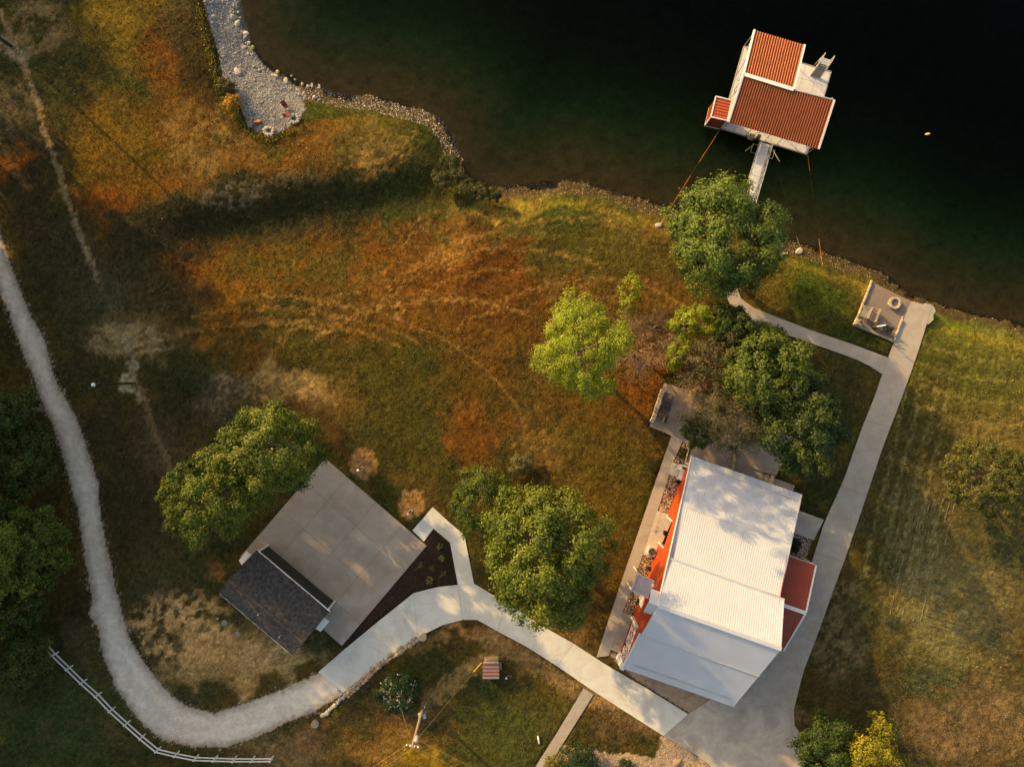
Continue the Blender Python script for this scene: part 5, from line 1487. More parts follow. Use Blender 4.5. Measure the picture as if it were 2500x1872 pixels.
# shingle along the water
seg = np.hypot(*(SH[1:] - SH[:-1]).T); cum = np.concatenate([[0], np.cumsum(seg)])
i0 = 13; i1 = len(SH) - 3
n = 15000
sd = cum[i0] + (cum[i1] - cum[i0]) * rp.random(n)
bx = np.interp(sd, cum, SH[:, 0]); by = np.interp(sd, cum, SH[:, 1])
j = np.clip(np.searchsorted(cum, sd) - 1, 0, len(SH) - 2); dx = (SH[j + 1] - SH[j]) / seg[j][:, None]
side = -1.0 if inside(WATER_SIDE, np.array([SH[30][0] - (SH[31] - SH[30])[1] * .05]), np.array([SH[30][1] + (SH[31] - SH[30])[0] * .05]))[0] else 1.0
wob = (NB.fbm(bx * .5, by * .5, 3) - .5) * 1.2
ofs = -.35 + 1.55 * rp.random(n) ** 1.1 + wob * .6
ppx = bx * PPM / (1 - WATER_Z / CAM_H) + 1250
wgt = np.interp(ppx, [740, 800, 1060, 1110, 1140, 1200, 1260, 1500, 1640, 1780, 1900, 2060, 2200, 2270, 2500], [1, .9, 1, .6, .12, .15, .7, 1, .8, .9, .9, .65, .3, .12, .12])
kp = rp.random(n) < wgt
x = bx - dx[:, 1] * side * ofs; y = by + dx[:, 0] * side * ofs
x, y = x[kp], y[kp]
P = np.stack([x, y, ground_z(x, y) + .01], -1)
wq = (x * PPM * 1.016 + 1250) < 1130
pebbles("shore_shingle", P[wq], .028 + .055 * rp.random(wq.sum()) ** 2.3, [(176, 156, 124), (150, 128, 96), (120, 98, 70), (200, 182, 152), (92, 74, 52)], 22)
pebbles("shore_shingle", P[~wq], .022 + .05 * rp.random((~wq).sum()) ** 2.5, [(140, 114, 78), (120, 94, 62), (96, 76, 50), (166, 142, 104), (76, 60, 38)], 28)
# broken stone on the gravel bank
q = np.array(pxw(SPIT)); lo = q.min(0); hi = q.max(0)
lo = np.maximum(lo, [-33, 20]); hi = np.minimum(hi, [-18, 40.5])
x = lo[0] + (hi[0] - lo[0]) * rp.random(26000); y = lo[1] + (hi[1] - lo[1]) * rp.random(26000)
k = inside(q, x, y); x, y = x[k], y[k]
P = np.stack([x, y, ground_z(x, y) + .01], -1)
pebbles("crushed_stone", P, 0.025 + .06 * rp.random(len(P)) ** 2.6, [sha((138, 136, 132), .62), sha((114, 112, 110), .62), sha((90, 86, 84), .62), sha((160, 156, 150), .62), sha((66, 62, 58), .62), sha((126, 120, 112), .62)], 23)
# pebbles in the rock beds and garden
bx_, by_ = [], []
for bd in BEDS:
    q = np.array(pxw(bd)); lo = q.min(0); hi = q.max(0)
    m_ = int((hi - lo).prod() * 170)
    x = lo[0] + (hi[0] - lo[0]) * rp.random(m_); y = lo[1] + (hi[1] - lo[1]) * rp.random(m_); k = inside(q, x, y)
    bx_.append(x[k]); by_.append(y[k])
x = np.concatenate(bx_); y = np.concatenate(by_)
pebbles("bed_pebbles", np.stack([x, y, ground_z(x, y) + .02], -1), .045 + .05 * rp.random(len(x)), [(186, 154, 114), (158, 124, 90), (124, 94, 68), (204, 178, 140), (92, 70, 52)], 24)
q = np.array(pxw(GARDEN)); lo = q.min(0); hi = q.max(0); lo[1] = -40
x = lo[0] + (hi[0] - lo[0]) * rp.random(5000); y = lo[1] + (hi[1] - lo[1]) * rp.random(5000); k = inside(q, x, y); x, y = x[k], y[k]
pebbles("garden_pebbles", np.stack([x, y, ground_z(x, y) + .01], -1), .03 + .04 * rp.random(len(x)), [sha((118, 108, 94)), sha((96, 86, 72)), sha((80, 68, 54)), sha((134, 126, 114))], 25)
# loose chips thrown out along the drive's edges
gl1 = resample(GRAVEL_L[2:], 900); gr1 = resample(GRAVEL_R[2:], 900)
q = np.concatenate([gl1, gr1]) + rp.normal(size=(1800, 2)) * 7
P = np.array([tuple(W(a, b)) for a, b in q]); P[:, 2] = ground_z(P[:, 0], P[:, 1]) + .01
pebbles("gravel_chips", P, .018 + .028 * rp.random(len(P)), [sha((120, 116, 110)), sha((100, 94, 86)), sha((134, 130, 124))], 26)
# pale chips of bark in the mulch
q = np.array(pxw(MULCH)); lo = q.min(0); hi = q.max(0)
x = lo[0] + (hi[0] - lo[0]) * rp.random(1800); y = lo[1] + (hi[1] - lo[1]) * rp.random(1800); k = inside(q, x, y); x, y = x[k], y[k]
pebbles("mulch_chips", np.stack([x, y, ground_z(x, y) + .02], -1), .02 + .03 * rp.random(len(x)) ** 2, [(96, 66, 44), (64, 46, 32), (130, 92, 60), (44, 32, 24), (44, 32, 24)], 27)

# larger rocks of the bank: parts of that piece of the setting
for k, (x_, y_, r_, sx, mt) in enumerate(((567, 42, .30, 1.3, 'grey_rock'), (570, 44, .22, 1, 'pale_rock'), (543, 6, .26, 1.4, 'grey_rock'), (547, 20, .24, 1.2, 'grey_rock'), (520, 42, .30, 1.3, 'pale_rock'), (563, 30, .24, 1, 'grey_rock'), (582, 31, .2, 1, 'pale_rock'),
                                          (580, 58, .34, 1.5, 'pale_rock'), (601, 82, .28, 1.5, 'pale_rock'), (599, 92, .26, 1.3, 'grey_rock'), (608, 106, .24, 1.1, 'pale_rock'), (596, 118, .3, 1.2, 'grey_rock'), (606, 132, .22, 1.1, 'pale_rock'), (617, 134, .22, 1.3, 'grey_rock'),
                                          (580, 178, .42, 1.6, 'pale_rock'), (586, 162, .14, 1, 'pale_rock'), (666, 185, .20, 1.3, 'pale_rock'), (673, 186, .24, 1.3, 'pale_rock'), (678, 176, .22, 1.3, 'border_rock'), (698, 197, .30, 1.5, 'pale_rock'), (712, 186, .18, 1, 'border_rock'), (720, 195, .15, 1, 'pale_rock'),
                                          (533, 52, .2, 1.2, 'pale_rock'), (516, 56, .2, 1.3, 'pale_rock'), (538, 60, .16, 1, 'pale_rock'), (565, 108, .16, 1.3, 'pale_rock'), (545, 118, .15, 1, 'pale_rock'), (574, 132, .18, 1.3, 'pale_rock'), (620, 163, .2, 1, 'grey_rock'), (633, 172, .18, 1, 'pale_rock'),
                                          (645, 168, .2, 1, 'grey_rock'), (752, 212, .2, 1.1, 'pale_rock'), (738, 206, .18, 1.2, 'pale_rock'), (768, 238, .26, 1.0, 'pale_rock'), (730, 232, .18, 1, 'pale_rock'), (742, 226, .16, 1, 'pale_rock'), (500, 4, .22, 1.2, 'pale_rock'), (588, 45, .18, 1, 'grey_rock'), (556, 70, .22, 1.3, 'grey_rock'))):
    p = W(x_, y_, 0); z = float(ground_z(p.x, p.y))
    p = W(x_, y_, z)
    r_ *= .82
    rock_copy("rock", k, (p.x, p.y, max(z, WATER_Z - .05) + r_ * .08), r_, SURF["gravel_bank"], M[mt], sx, R.random() * 6)
p = W(616, 117, WATER_Z + .2); o = rock_copy("mossy_rock", 3, p, .26, SURF["gravel_bank"], mat_plain("moss", (.14, .16, .05), .9, .3, 5), 1.2, .5)
o["label"] = "bright moss-green rock at the water's edge"
for k, (x_, y_) in enumerate(((762, 209), (780, 212))):
    p = W(x_, y_, WATER_Z + .02)
    tag(MB().box((p.x, p.y, WATER_Z - .15), .2, .42, .28, .08).build("concrete_block", M['concrete'], org=(p.x, p.y, WATER_Z - .15), bevel=.02), ("pale concrete block in the shallows nearer the gravel bank", "pale concrete block in the shallows further from the gravel bank")[k], "block", "concrete blocks in the shallows")

# stone border along the driveway
border = empty("stone_border", W(905, 1655), "border of rounded sandstone rocks along the driveway edge between two pale discs", "stone border")
line = np.array([(793, 1748), (806, 1735), (826, 1716), (846, 1698), (868, 1676), (890, 1655), (912, 1634), (934, 1614), (960, 1598), (985, 1580), (1005, 1566), (1024, 1556)], float)
kk = 0
for row, (cnt, off_, rr) in enumerate(((34, -3.5, (.17, .30)), (32, 4.5, (.15, .27)))):
    pts = resample(line, cnt)
    for i, (x_, y_) in enumerate(pts):
        t = i / cnt
        if t < .22 and row == 1: continue
        nx, ny_ = .62, .78
        p = W(x_ + nx * off_ + R.uniform(-1.5, 1.5), y_ + ny_ * off_ + R.uniform(-1.5, 1.5)); r_ = R.uniform(*rr)
        p.z = float(ground_z(p.x, p.y)) + r_ * .18
        rock_copy("stone", kk, p, r_, border, M['pale_rock'] if t < .22 or R.random() < .12 else M['border_rock'], R.uniform(1.0, 1.5), R.uniform(.3, 1.0), 1.1); kk += 1
for x_, y_, r_, l_ in ((1033, 1553, .40, "round pale stone disc at the driveway end of the rock border"), (770, 1765, .38, "round pale stone disc at the gravel end of the rock border")):
    p = W(x_, y_); p.z = gz(x_, y_) - .05
    tag(MB().lathe(p, [(r_, 0), (r_ * 1.02, .25), (r_ * .98, .38), (r_ * .9, .41)], 20).build("stone_disc", M['limestone'], org=p), l_, "stone disc", "stone discs of the border")

# ------------------------------------------------------------------ white paddock fence
fence = empty("rail_fence", W(300, 1760), "white two-rail wooden fence curving along the outside of the gravel drive", "fence")
posts = [(114, 1583), (129, 1599), (163, 1633.5), (198, 1667), (234, 1699), (268.5, 1735), (305, 1769), (342, 1803), (381, 1834), (427, 1844), (475, 1853), (522, 1855), (569, 1856.5), (614, 1856.5), (661, 1855)]
pp = []
for k, (x_, y_) in enumerate(posts):
    p = W(x_, y_, 1.0); p.z = float(ground_z(p.x, p.y)); pp.append(p)
for k, p in enumerate(pp):
    if k == 0: continue
    MB().box(p - Vector((0, 0, .2)), .13, .13, 1.45, .7).build("post", M['white'], fence)
for a, b in zip(pp[:-1], pp[1:]):
    for h in (.45, .85, 1.18)[1:] if False else (.55, 1.1):
        MB().bar(a + Vector((0, 0, h)), b + Vector((0, 0, h)), .06, .15).build("rail", M['white'], fence)

# ------------------------------------------------------------------ poles and wires
def pole(name, label, bx, by, h, r, mat, cat, group=None):
    b = W(bx, by); b.z = gz(bx, by) - .1
    e = empty(name, b, label, cat, group)
    MB().tube([b, b + Vector((0, 0, h * .5)), b + Vector((0, 0, h))], [r, r * .88, r * .72], 10).build("pole", mat, e)
    return e, b


up_e, ub = pole("utility_pole", "leaning-looking grey wooden utility pole with wires, beside the white-flowering bush", 1034, 1722, 8.6, .15, M['wood'], "utility pole")
top = ub + Vector((0, 0, 8.6))
MB().bar(top + Vector((-.55, .1, -.35)), top + Vector((.55, -.1, -.35)), .1, .12).build("crossarm", M['wood'], up_e)
ins = MB()
for dx_ in (-.5, -.18, .18, .5):
    ins.lathe(top + Vector((dx_, -.18 * dx_, -.28)), [(.05, 0), (.07, .06), (.04, .1), (.07, .14), (.03, .2)], 8)
ins.build("insulator", M['white'], up_e, kind="stuff")
MB().lathe(top + Vector((.22, .12, -1.6)), [(.17, 0), (.2, .05), (.2, .65), (.15, .75), (.03, .8)], 14).build("transformer", M['galv'], up_e)
MB().box(ub + Vector((-.12, -.2, 1.1)), .42, .3, .55, .3).build("meter_box", M['galv'], up_e, bevel=.02)
MB().box(ub + Vector((.22, -.45, 1.0)), .25, .5, .4, .3).build("breaker_box", M['galv'], up_e, bevel=.02)
cd = MB()
for dx_ in (-.05, .25): cd.tube([ub + Vector((dx_, .35, 0)), ub + Vector((dx_, .35, 1.3))], .05, 6)
cd.build("conduit", M['galv'], up_e)


def wire(label, a, b, sag, r=.010, mat=None, name="wire", group=None, n=14):
    pts = []
    for k in range(n + 1):
        t = k / n; q = lerp(a, b, t); q.z -= sag * 4 * t * (1 - t); pts.append(q)
    o = MB().tube(pts, r, 5).build(name, mat or M['wire'], org=pts[0])
    return tag(o, label, "wire", group)


far_l = W(380, 2170, 0); far_r = W(1750, 2110, 0)
ends = []
for f, l in ((far_l, "W"), (far_r, "E")):
    c = bpy.data.objects.new("utility_pole", None); COL.objects.link(c); c.location = f; ORG[c.name] = Vector(f)
    tag(c, "utility pole beyond the bottom edge of the photo carrying the wires on", "utility pole", "utility poles beyond the edge")
    for ch in list(up_e.children):
        if ch.name.startswith(("pole", "crossarm")):
            d = ch.copy(); COL.objects.link(d); d.parent = c
    ends.append(f)
lt, rt = far_l + Vector((0, 0, 8.4)), far_r + Vector((0, 0, 8.4))
wire("upper of two wires running from the utility pole toward the white fence", top + Vector((-.5, .1, -.15)), lt + Vector((-.5, .3, 0)), .7, group="pole wires")
wire("lower of two wires running from the utility pole toward the white fence", top + Vector((-.05, -.2, -.1)), lt + Vector((.3, -.4, 0)), .7, .013, group="pole wires")
wire("upper of two wires running from the utility pole toward the garden bed", top + Vector((.4, .3, -.7)), rt + Vector((.6, .5, 0)), .7, group="pole wires")
wire("lower of two wires running from the utility pole toward the garden bed", top + Vector((.3, -.1, -.15)), rt + Vector((-.1, -.3, 0)), .7, group="pole wires")
wire("stay wire slanting from the utility pole into the flowering bush", top + Vector((-.1, .1, -.6)), W(972, 1706, 0) + Vector((0, 0, .1)), 0, .010)
g0 = W(1177, 1616, 0); g1 = W(1143, 1661, .85)
wire("long thin stay wire from the utility pole to the striped pump house", top + Vector((.1, .1, -.7)), g0 + Vector((0, 0, .05)), 0, .009)
sg = lerp(top + Vector((.1, .1, -.7)), g0, .87)
tag(MB().tube([g0 + Vector((-.03, 0, .03)), lerp(g0, sg, 1.0) + Vector((-.03, 0, .03))], .04, 6).build("wire_guard", M['buoy'], org=g0), "pale yellow guard tube on the stay wire by the pump house", "wire guard")

lp_e, lb = pole("lamp_post", "tall dark lamp post with white head on a bare dirt patch by the gravel drive", 326, 936, 6.6, .10, M['dark'], "lamp post")
MB().bar(lb + Vector((0, 0, 6.5)), lb + Vector((-.3, -.1, 6.75)), .08, .08).build("lamp_arm", M['dark'], lp_e)
MB().lathe(lb + Vector((-.34, -.12, 6.55)), [(.10, 0), (.19, .1), (.16, .25), (.06, .34)], 12).build("lamp_head", M['white'], lp_e)
MB().box(lb + Vector((.0, 0, .1)), .42, .3, .25).build("post_base", M['faded_red'], lp_e)
pole("wooden_pole", "dark wooden pole at the top-left corner standing in pale dirt", 27, 113, 9.0, .17, M['dark'], "pole")[0]

for x_, y_, h_, l_ in ((885, 1142, 2.2, "small dark yard lamp in the bare ring nearest the pad's top corner"), (1003, 1246, 2.15, "small dark yard lamp in the bare ring by the pad walk")):
    b = W(x_, y_); b.z = gz(x_, y_)
    e = empty("yard_lamp", b, l_, "yard lamp", "yard lamps beside the pad")
    MB().box(b - Vector((0, 0, .1)), .34, .34, .16, .75).build("footing", M['concrete'], e)
    MB().tube([b, b + Vector((0, 0, h_ - .2))], .05, 8).build("pole", M['dark'], e)
    MB().lathe(b + Vector((0, 0, h_ - .22)), [(.06, 0), (.12, .06), (.13, .14), (.08, .22), (.02, .25)], 12).build("globe", M['glass_lamp'], e)

# ------------------------------------------------------------------ fire-pit patio
def wall_stones(parent, a, b, h, w, mat, seed, step=.36):
    rng = random.Random(seed); L = (b - a).length; d = (b - a).normalized(); n_ = max(1, int(L / step))
    ang = math.atan2(d.y, d.x)
    for row in range(2):
        for k in range(n_):
            c = a + d * (L * (k + .5 + (.25 if row else 0)) / n_)
            if row and k == n_ - 1: continue
            MB().box(c + Vector((0, 0, row * h * .5)) + Vector((rng.uniform(-.02, .02), rng.uniform(-.02, .02), 0)), L / n_ - .025, w * rng.uniform(.86, 1.05), h * .5 - .01 + rng.uniform(-.01, .02), ang + rng.uniform(-.03, .03)).build("stone", mat, parent, bevel=.025)


fp = [W(*q) for q in ((2128, 684), (2085, 792), (2180, 834), (2203, 772))]
for k, (a, b, l_) in enumerate(((fp[0], fp[1], "long low stone wall on the lawn side of the fire-pit patio"), (fp[1], fp[2], "low stone wall along the bottom of the fire-pit patio"), (fp[2], fp[3], "short low stone wall between the fire-pit patio and the lake path"))):
    e = empty("stone_wall", (a + b) / 2, l_, "stone wall", "low walls round the fire-pit patio")
    wall_stones(e, a, b, .28, .18, M['limestone'], 200 + k)
pe = empty("stone_pillar", W(2091, 789), "square stone corner pillar of the fire-pit patio with a pot on top", "pillar")
for k in range(3): MB().box(W(2091, 789) + Vector((0, 0, k * .3)), .62 - .02 * k, .62 - .02 * k, .29, -.42).build("stone", M['limestone'], pe, bevel=.03)
pc = W(2091, 789) + Vector((0, 0, .9))
tag(MB().lathe(pc, [(.1, 0), (.16, .2), (.17, .25), (.12, .23)], 12).build("flower_pot", M['faded_red'], org=pc), "small rust-red pot on the stone corner pillar", "pot")
fc = W(2184, 740, .25); fc.z = .06
fr_ = empty("fire_pit", fc, "round stone fire pit on the patio by the water", "fire pit")
for row in range(2):
    for k in range(10):
        a = 2 * math.pi * (k + .5 * row) / 10
        MB().box(fc + Vector((math.cos(a) * .47, math.sin(a) * .47, row * .2)), .22, .29, .19, a).build("stone", M['limestone'], fr_, bevel=.025)
MB().lathe(fc, [(.36, 0), (.36, .1)], 18).build("ash_bed", M['ash'], fr_)
gr = MB()
for k in range(5): gr.bar(fc + Vector((-.3, -.24 + .12 * k, .2)), fc + Vector((.3, -.24 + .12 * k, .2)), .03, .03)
gr.build("grate", M['galv'], fr_)
# wooden bench and rocker on the fire patio
def bench(label, px, py, ang, ln, mat, name="bench"):
    b = W(px, py); b.z = .07
    e = empty(name, b, label, "bench")
    ca, sa = math.cos(ang), math.sin(ang)
    P = lambda x, y, z: b + Vector((x * ca - y * sa, x * sa + y * ca, z))
    for k in range(4): MB().bar(P(-ln / 2, -.24 + .14 * k, .44), P(ln / 2, -.24 + .14 * k, .44), .12, .035).build("seat_slat", mat, e)
    for k in range(3): MB().bar(P(-ln / 2, .27 + .035 * k, .56 + .14 * k), P(ln / 2, .27 + .035 * k, .56 + .14 * k), .03, .11).build("back_slat", mat, e)
    for sx in (-1, 1):
        x = sx * (ln / 2 - .08)
        MB().bar(P(x, -.26, 0), P(x, -.26, .62), .07, .07).build("leg", mat, e)
        MB().bar(P(x, .26, 0), P(x, .36, .95), .07, .07).build("leg", mat, e)
        MB().bar(P(x, -.3, .62), P(x, .32, .62), .09, .035).build("armrest", mat, e)
    return e


ang_b = math.atan2(108, 42)
bench("pale wooden slatted bench facing the fire pit", 2126, 769, ang_b + 3.14159, 1.35, M['wood'])
bench("darker wooden bench between the pale bench and the lawn-side wall", 2107, 763, ang_b + 3.14159, 1.1, M['grey_wood'])
bench("dark low bench at the bottom corner of the fire-pit patio", 2160, 808, math.atan2(-42, 95), .85, M['dark'])
cp_ = W(2131, 799); cp_.z = .07
ce = empty("patio_stove", cp_, "small dark patio stove with pale slanted pipe on the fire-pit patio", "stove")
MB().lathe(cp_, [(.16, 0), (.25, .12), (.27, .4), (.2, .62), (.09, .75)], 14).build("stove_body", M['pot'], ce)
MB().tube([cp_ + Vector((0.02, 0, .7)), cp_ + Vector((.12, 0.02, 1.0)), cp_ + Vector((.62, .12, 1.3))], .06, 8).build("stove_pipe", M['white'], ce)

# ------------------------------------------------------------------ grill patio under the trees
a, b = W(1617, 950), W(1590, 1032)
e = empty("stone_wall", (a + b) / 2, "low mossy stone wall on the meadow side of the grill patio", "stone wall")
wall_stones(e, a, b, .6, .4, M['limestone'], 210)
tb = W(1623, 990); tb.z = .04
e = empty("patio_table", tb, "dark metal patio table on the grill patio beside the low wall", "table")
MB().box(tb + Vector((0, 0, .70)), .85, .85, .04, 1.25).build("tabletop", M['dark'], e)
for sx in (-.34, .34):
    for sy in (-.34, .34): MB().bar(tb + Vector((sx, sy, 0)), tb + Vector((sx, sy, .7)), .05, .05).build("leg", M['dark'], e)


def chair(label, px, py, ang):
    b = W(px, py); b.z = .04
    e = empty("patio_chair", b, label, "chair", "chairs on the grill patio")
    ca, sa = math.cos(ang), math.sin(ang)
    P = lambda x, y, z: b + Vector((x * ca - y * sa, x * sa + y * ca, z))
    MB().box(P(0, 0, .42), .5, .5, .05, ang).build("seat", M['wood'], e)
    for x in (-.22, .22):
        MB().bar(P(x, -.22, 0), P(x, -.22, .62), .05, .05).build("leg", M['dark'], e)
        MB().bar(P(x, .22, 0), P(x, .3, .9), .05, .05).build("leg", M['dark'], e)
        MB().bar(P(x, -.25, .62), P(x, .28, .62), .06, .04).build("armrest", M['dark'], e)
    for z in (.58, .7, .82): MB().bar(P(-.24, .25 + (z - .5) * .18, z), P(.24, .25 + (z - .5) * .18, z), .03, .07).build("back_slat", M['dark'], e)


chair("dark patio chair above the patio table, by the low wall", 1634, 968, 2.6)
chair("dark patio chair below the patio table, by the low wall", 1612, 1012, 1.3)
kb = W(1618, 1022); kb.z = .04
e = empty("grill", kb, "dark barbecue grill at the bottom end of the low wall", "grill")
MB().box(kb + Vector((0, 0, .55)), .75, .45, .35, 1.2).build("firebox", M['dark'], e, bevel=.05)
MB().tube([kb + Vector((-.12, -.33, .95)), kb + Vector((.12, .33, .95))], .2, 10).build("lid", M['dark'], e)
for sx in (-.25, .25): MB().bar(kb + Vector((sx * .36, sx, 0)), kb + Vector((sx * .36, sx, .55)), .06, .3).build("leg", M['dark'], e)
# raised kerbs round the rock beds north of the house
kerb = MB().prism([(q.x, q.y) for q in (W(1786, 1148), W(1792, 1106), W(1797, 1107), W(1792, 1150))], -.1, .28).build("bed_kerb", M['limestone'], SURF["gravel_bed"])
kerb = MB().prism([(q.x, q.y) for q in (W(1874, 1192), W(1884, 1158), W(1890, 1160), W(1881, 1195))], -.1, .28).build("bed_kerb", M['limestone'], SURF["gravel_bed"])
MB().prism([(q.x, q.y) for q in (W(1681, 1092), W(1671, 1130), W(1673, 1131), W(1683, 1093))], -.1, .16).build("bed_kerb", M['limestone'], SURF["gravel_bed"])

# ------------------------------------------------------------------ things along the house wall
def ball_planter(label, px, py, r=.22, z=.0):
    b = W(px, py, z + .4); b.z = z + .04
    e = empty("planter", b, label, "planter", "dark round planters along the house wall")
    MB().lathe(b, [(r * .55, 0), (r * .8, .18), (r * .85, .36), (r * .7, .35)], 12).build("pot", M['pot'], e)
    rng = np.random.default_rng(int(px)); V, F, col, C = crown_arrays(rng, r, r, r, 14, 30, .05, [(46, 44, 24), (36, 38, 20)], rc=.5, low=-.6)
    link("foliage", np_mesh("foliage", V + np.array([0, 0, .42]), F, np.repeat(col, 3, 0)), M['leaf'], e)


ball_planter("dark ball planter above the white bench at the house wall", 1671, 1141)
ball_planter("dark ball planter below the white bench at the house wall", 1657, 1175)
ball_planter("dark ball planter inside the recessed porch", 1624, 1300)
ball_planter("dark ball planter between the air conditioner and the white canopy", 1588, 1388)
ball_planter("dark ball planter below the white canopy", 1560, 1468)
ball_planter("dark ball planter in front of the white lattice", 1531, 1570, .26, .6)
wbn = bench("white bench against the house wall between two dark planters", 1663, 1157, math.atan2(-ww.y, -ww.x) + math.pi, 1.15, M['white'], "bench")
ac = W(1591, 1345, .5); ac.z = .07
e = empty("air_conditioner", ac, "square grey air conditioner with round fan by the recessed porch", "air conditioner")
aa = math.atan2(uh.y, uh.x)
MB().box(ac, .82, .82, .72, aa).build("cabinet", M['galv'], e, bevel=.03)
ft = ac + Vector((0, 0, .722))
MB().lathe(ft, [(.34, 0), (.34, .02)], 20).build("fan_opening", M['dark'], e)
bl = MB()
for k in range(4):
    a = k * math.pi / 2 + .4
    p0_, p1_ = ft + Vector((0, 0, .03)), ft + Vector((math.cos(a) * .3, math.sin(a) * .3, .035))
    bl.bar(p0_, p1_, .16, .012)
bl.build("fan_blade", M['bark'], e)
gd2 = MB()
for r_ in (.12, .22, .32):
    pts = [ft + Vector((math.cos(t) * r_, math.sin(t) * r_, .06)) for t in np.linspace(0, 2 * math.pi, 17)]
    gd2.tube(pts, .008, 4, cap=False)
gd2.build("fan_guard", M['dark'], e)
hb = W(1580, 1382); hb.z = .06
e = empty("hose_reel", hb, "dark garden hose reel in the rock bed below the air conditioner", "hose reel")
MB().tube([hb + Vector((-.18, .1, .25)), hb + Vector((.3, -.12, .25))], .12, 10).build("hose_drum", M['dark'], e)
MB().bar(hb + Vector((-.2, .1, 0)), hb + Vector((-.2, .1, .45)), .05, .3).bar(hb + Vector((.32, -.12, 0)), hb + Vector((.32, -.12, .45)), .05, .3).build("reel_frame", M['wood'], e)
lg = W(1557, 1393); lg.z = .06
tag(MB().tube([lg + Vector((-.12, .35, .1)), lg, lg + Vector((.4, -.35, .1))], .1, 7).build("landscape_timber", M['wood'], org=lg), "dark rotted timber edging at the canopy corner", "timber")

# ------------------------------------------------------------------ pump house and its neighbours
pb = W(1198, 1641, 1.1); pb.z = gz(1198, 1641) - .05
e = empty("pump_house", pb, "small pump house with red and grey striped metal roof in the lower lawn", "pump house")
rq = [W(1178.5, 1617, 1.3), W(1218.6, 1617, 1.3), W(1218.6, 1656.5, 1.05), W(1178, 1656.5, 1.05)]
rb = MB().plate(rq[0], rq[3], rq[2], rq[1], .05).build("roof", mat_plain("grey_zinc", (.25, .21, .20), .6, .15, 5), e)
for k in range(4):
    t = (.11 + .215 * k, .19 + .215 * k)
    p = [lerp(rq[0], rq[3], t[0]), lerp(rq[1], rq[2], t[0]), lerp(rq[1], rq[2], t[1]), lerp(rq[0], rq[3], t[1])]
    o4 = Vector((0, 0, .02))
    MB().plate(p[0] + o4, p[3] + o4, p[2] + o4, p[1] + o4, .03).build("red_rib", mat_plain("rust_red", (.24, .045, .03), .6, .2, 5), rb)
MB().bar(rq[0] + Vector((0, 0, .03)), rq[1] + Vector((0, 0, .03)), .08, .07).build("roof_edge", M['limestone'], e)
bs = [Vector((pb.x + (q.x - pb.x) * .88, pb.y + (q.y - pb.y) * .88, pb.z)) for q in rq]
MB().prism([(q.x, q.y) for q in bs], pb.z, pb.z + 1.05).build("wall", M['wood'], e)
MB().bar(Vector((rq[0].x + .12, rq[0].y + .16, .45)), Vector((rq[1].x - .1, rq[1].y + .18, .45)), .22, .06).build("front_shelf", mat_plain("tan_plank", (.42, .27, .15), .8, .15, 6), e)
sp = W(1222, 1624); sp.z = gz(1222, 1624) - .03
tag(MB().box(sp, .22, .66, .34).build("concrete_block", M['grey_wood'], org=sp, bevel=.03), "grey slab block leaning at the pump house side", "block")
bk = W(1244, 1647); bk.z = gz(1244, 1647)
e = empty("metal_bucket", bk, "small rusty open bucket on the lawn near the pump house", "bucket")
MB().lathe(bk, [(.16, 0), (.22, .32), (.23, .33), (.2, .31), (.15, .04)], 14).build("pail", M['faded_red'], e)
MB().tube([bk + Vector((-.22, 0, .33)), bk + Vector((-.1, .1, .5)), bk + Vector((.1, .1, .5)), bk + Vector((.22, 0, .33))], .012, 5).build("handle", M['galv'], e)
wd_ = W(1236, 1654); wd_.z = gz(1236, 1654)
tag(MB().lathe(wd_, [(.11, 0), (.12, .12), (.08, .15), (.03, .16)], 12).build("well_cap", M['white'], org=wd_), "small white round cap on the lawn beside the bucket", "cap")
for x_, y_, l_ in ((548, 1520, "round grey septic lid nearer the gravel drive"), (580, 1548, "round grey septic lid nearer the garage")):
    p = W(x_, y_); p.z = gz(x_, y_) - .03
    tag(MB().lathe(p, [(.30, 0), (.31, .08), (.27, .11), (.26, .10)], 18).build("septic_lid", mat_plain("lid_grey", (.21, .20, .165), .9, .15, 5), org=p), l_, "lid", "septic lids behind the garage")
p = W(533, 1508); p.z = gz(533, 1508)
tag(MB().tube([p, p + Vector((0, 0, .3))], .05, 8).build("vent_pipe", M['white'], org=p), "short white vent pipe standing near the septic lids", "pipe")
p = W(1315, 1803); p.z = gz(1315, 1803) + .02
e = empty("lawn_ornament", p, "small white elongated object lying on the lower lawn near the south walk", "ornament")
MB().tube([p + Vector((-.08, .34, .08)), p + Vector((-.02, .1, .1)), p + Vector((.05, -.3, .09))], [.07, .11, .08], 8).build("body", M['white'], e)
MB().lathe(p + Vector((.06, -.34, .03)), [(.03, 0), (.08, .05), (.07, .12), (.02, .15)], 10).build("head", M['limestone'], e)
p = W(1398, 1829); p.z = gz(1398, 1829) - .02
tag(MB().box(p, .38, .36, .3, .05).build("stone_block", M['limestone'], org=p, bevel=.03), "small pale square block at the corner of the garden bed", "block")
p = W(1654, 1860); p.z = gz(1654, 1860) - .05
tag(rock_copy("garden_rock", 2, p, .42, None, M['border_rock'], 1.2, .6), "reddish flat rock in the garden bed near the apron", "rock")

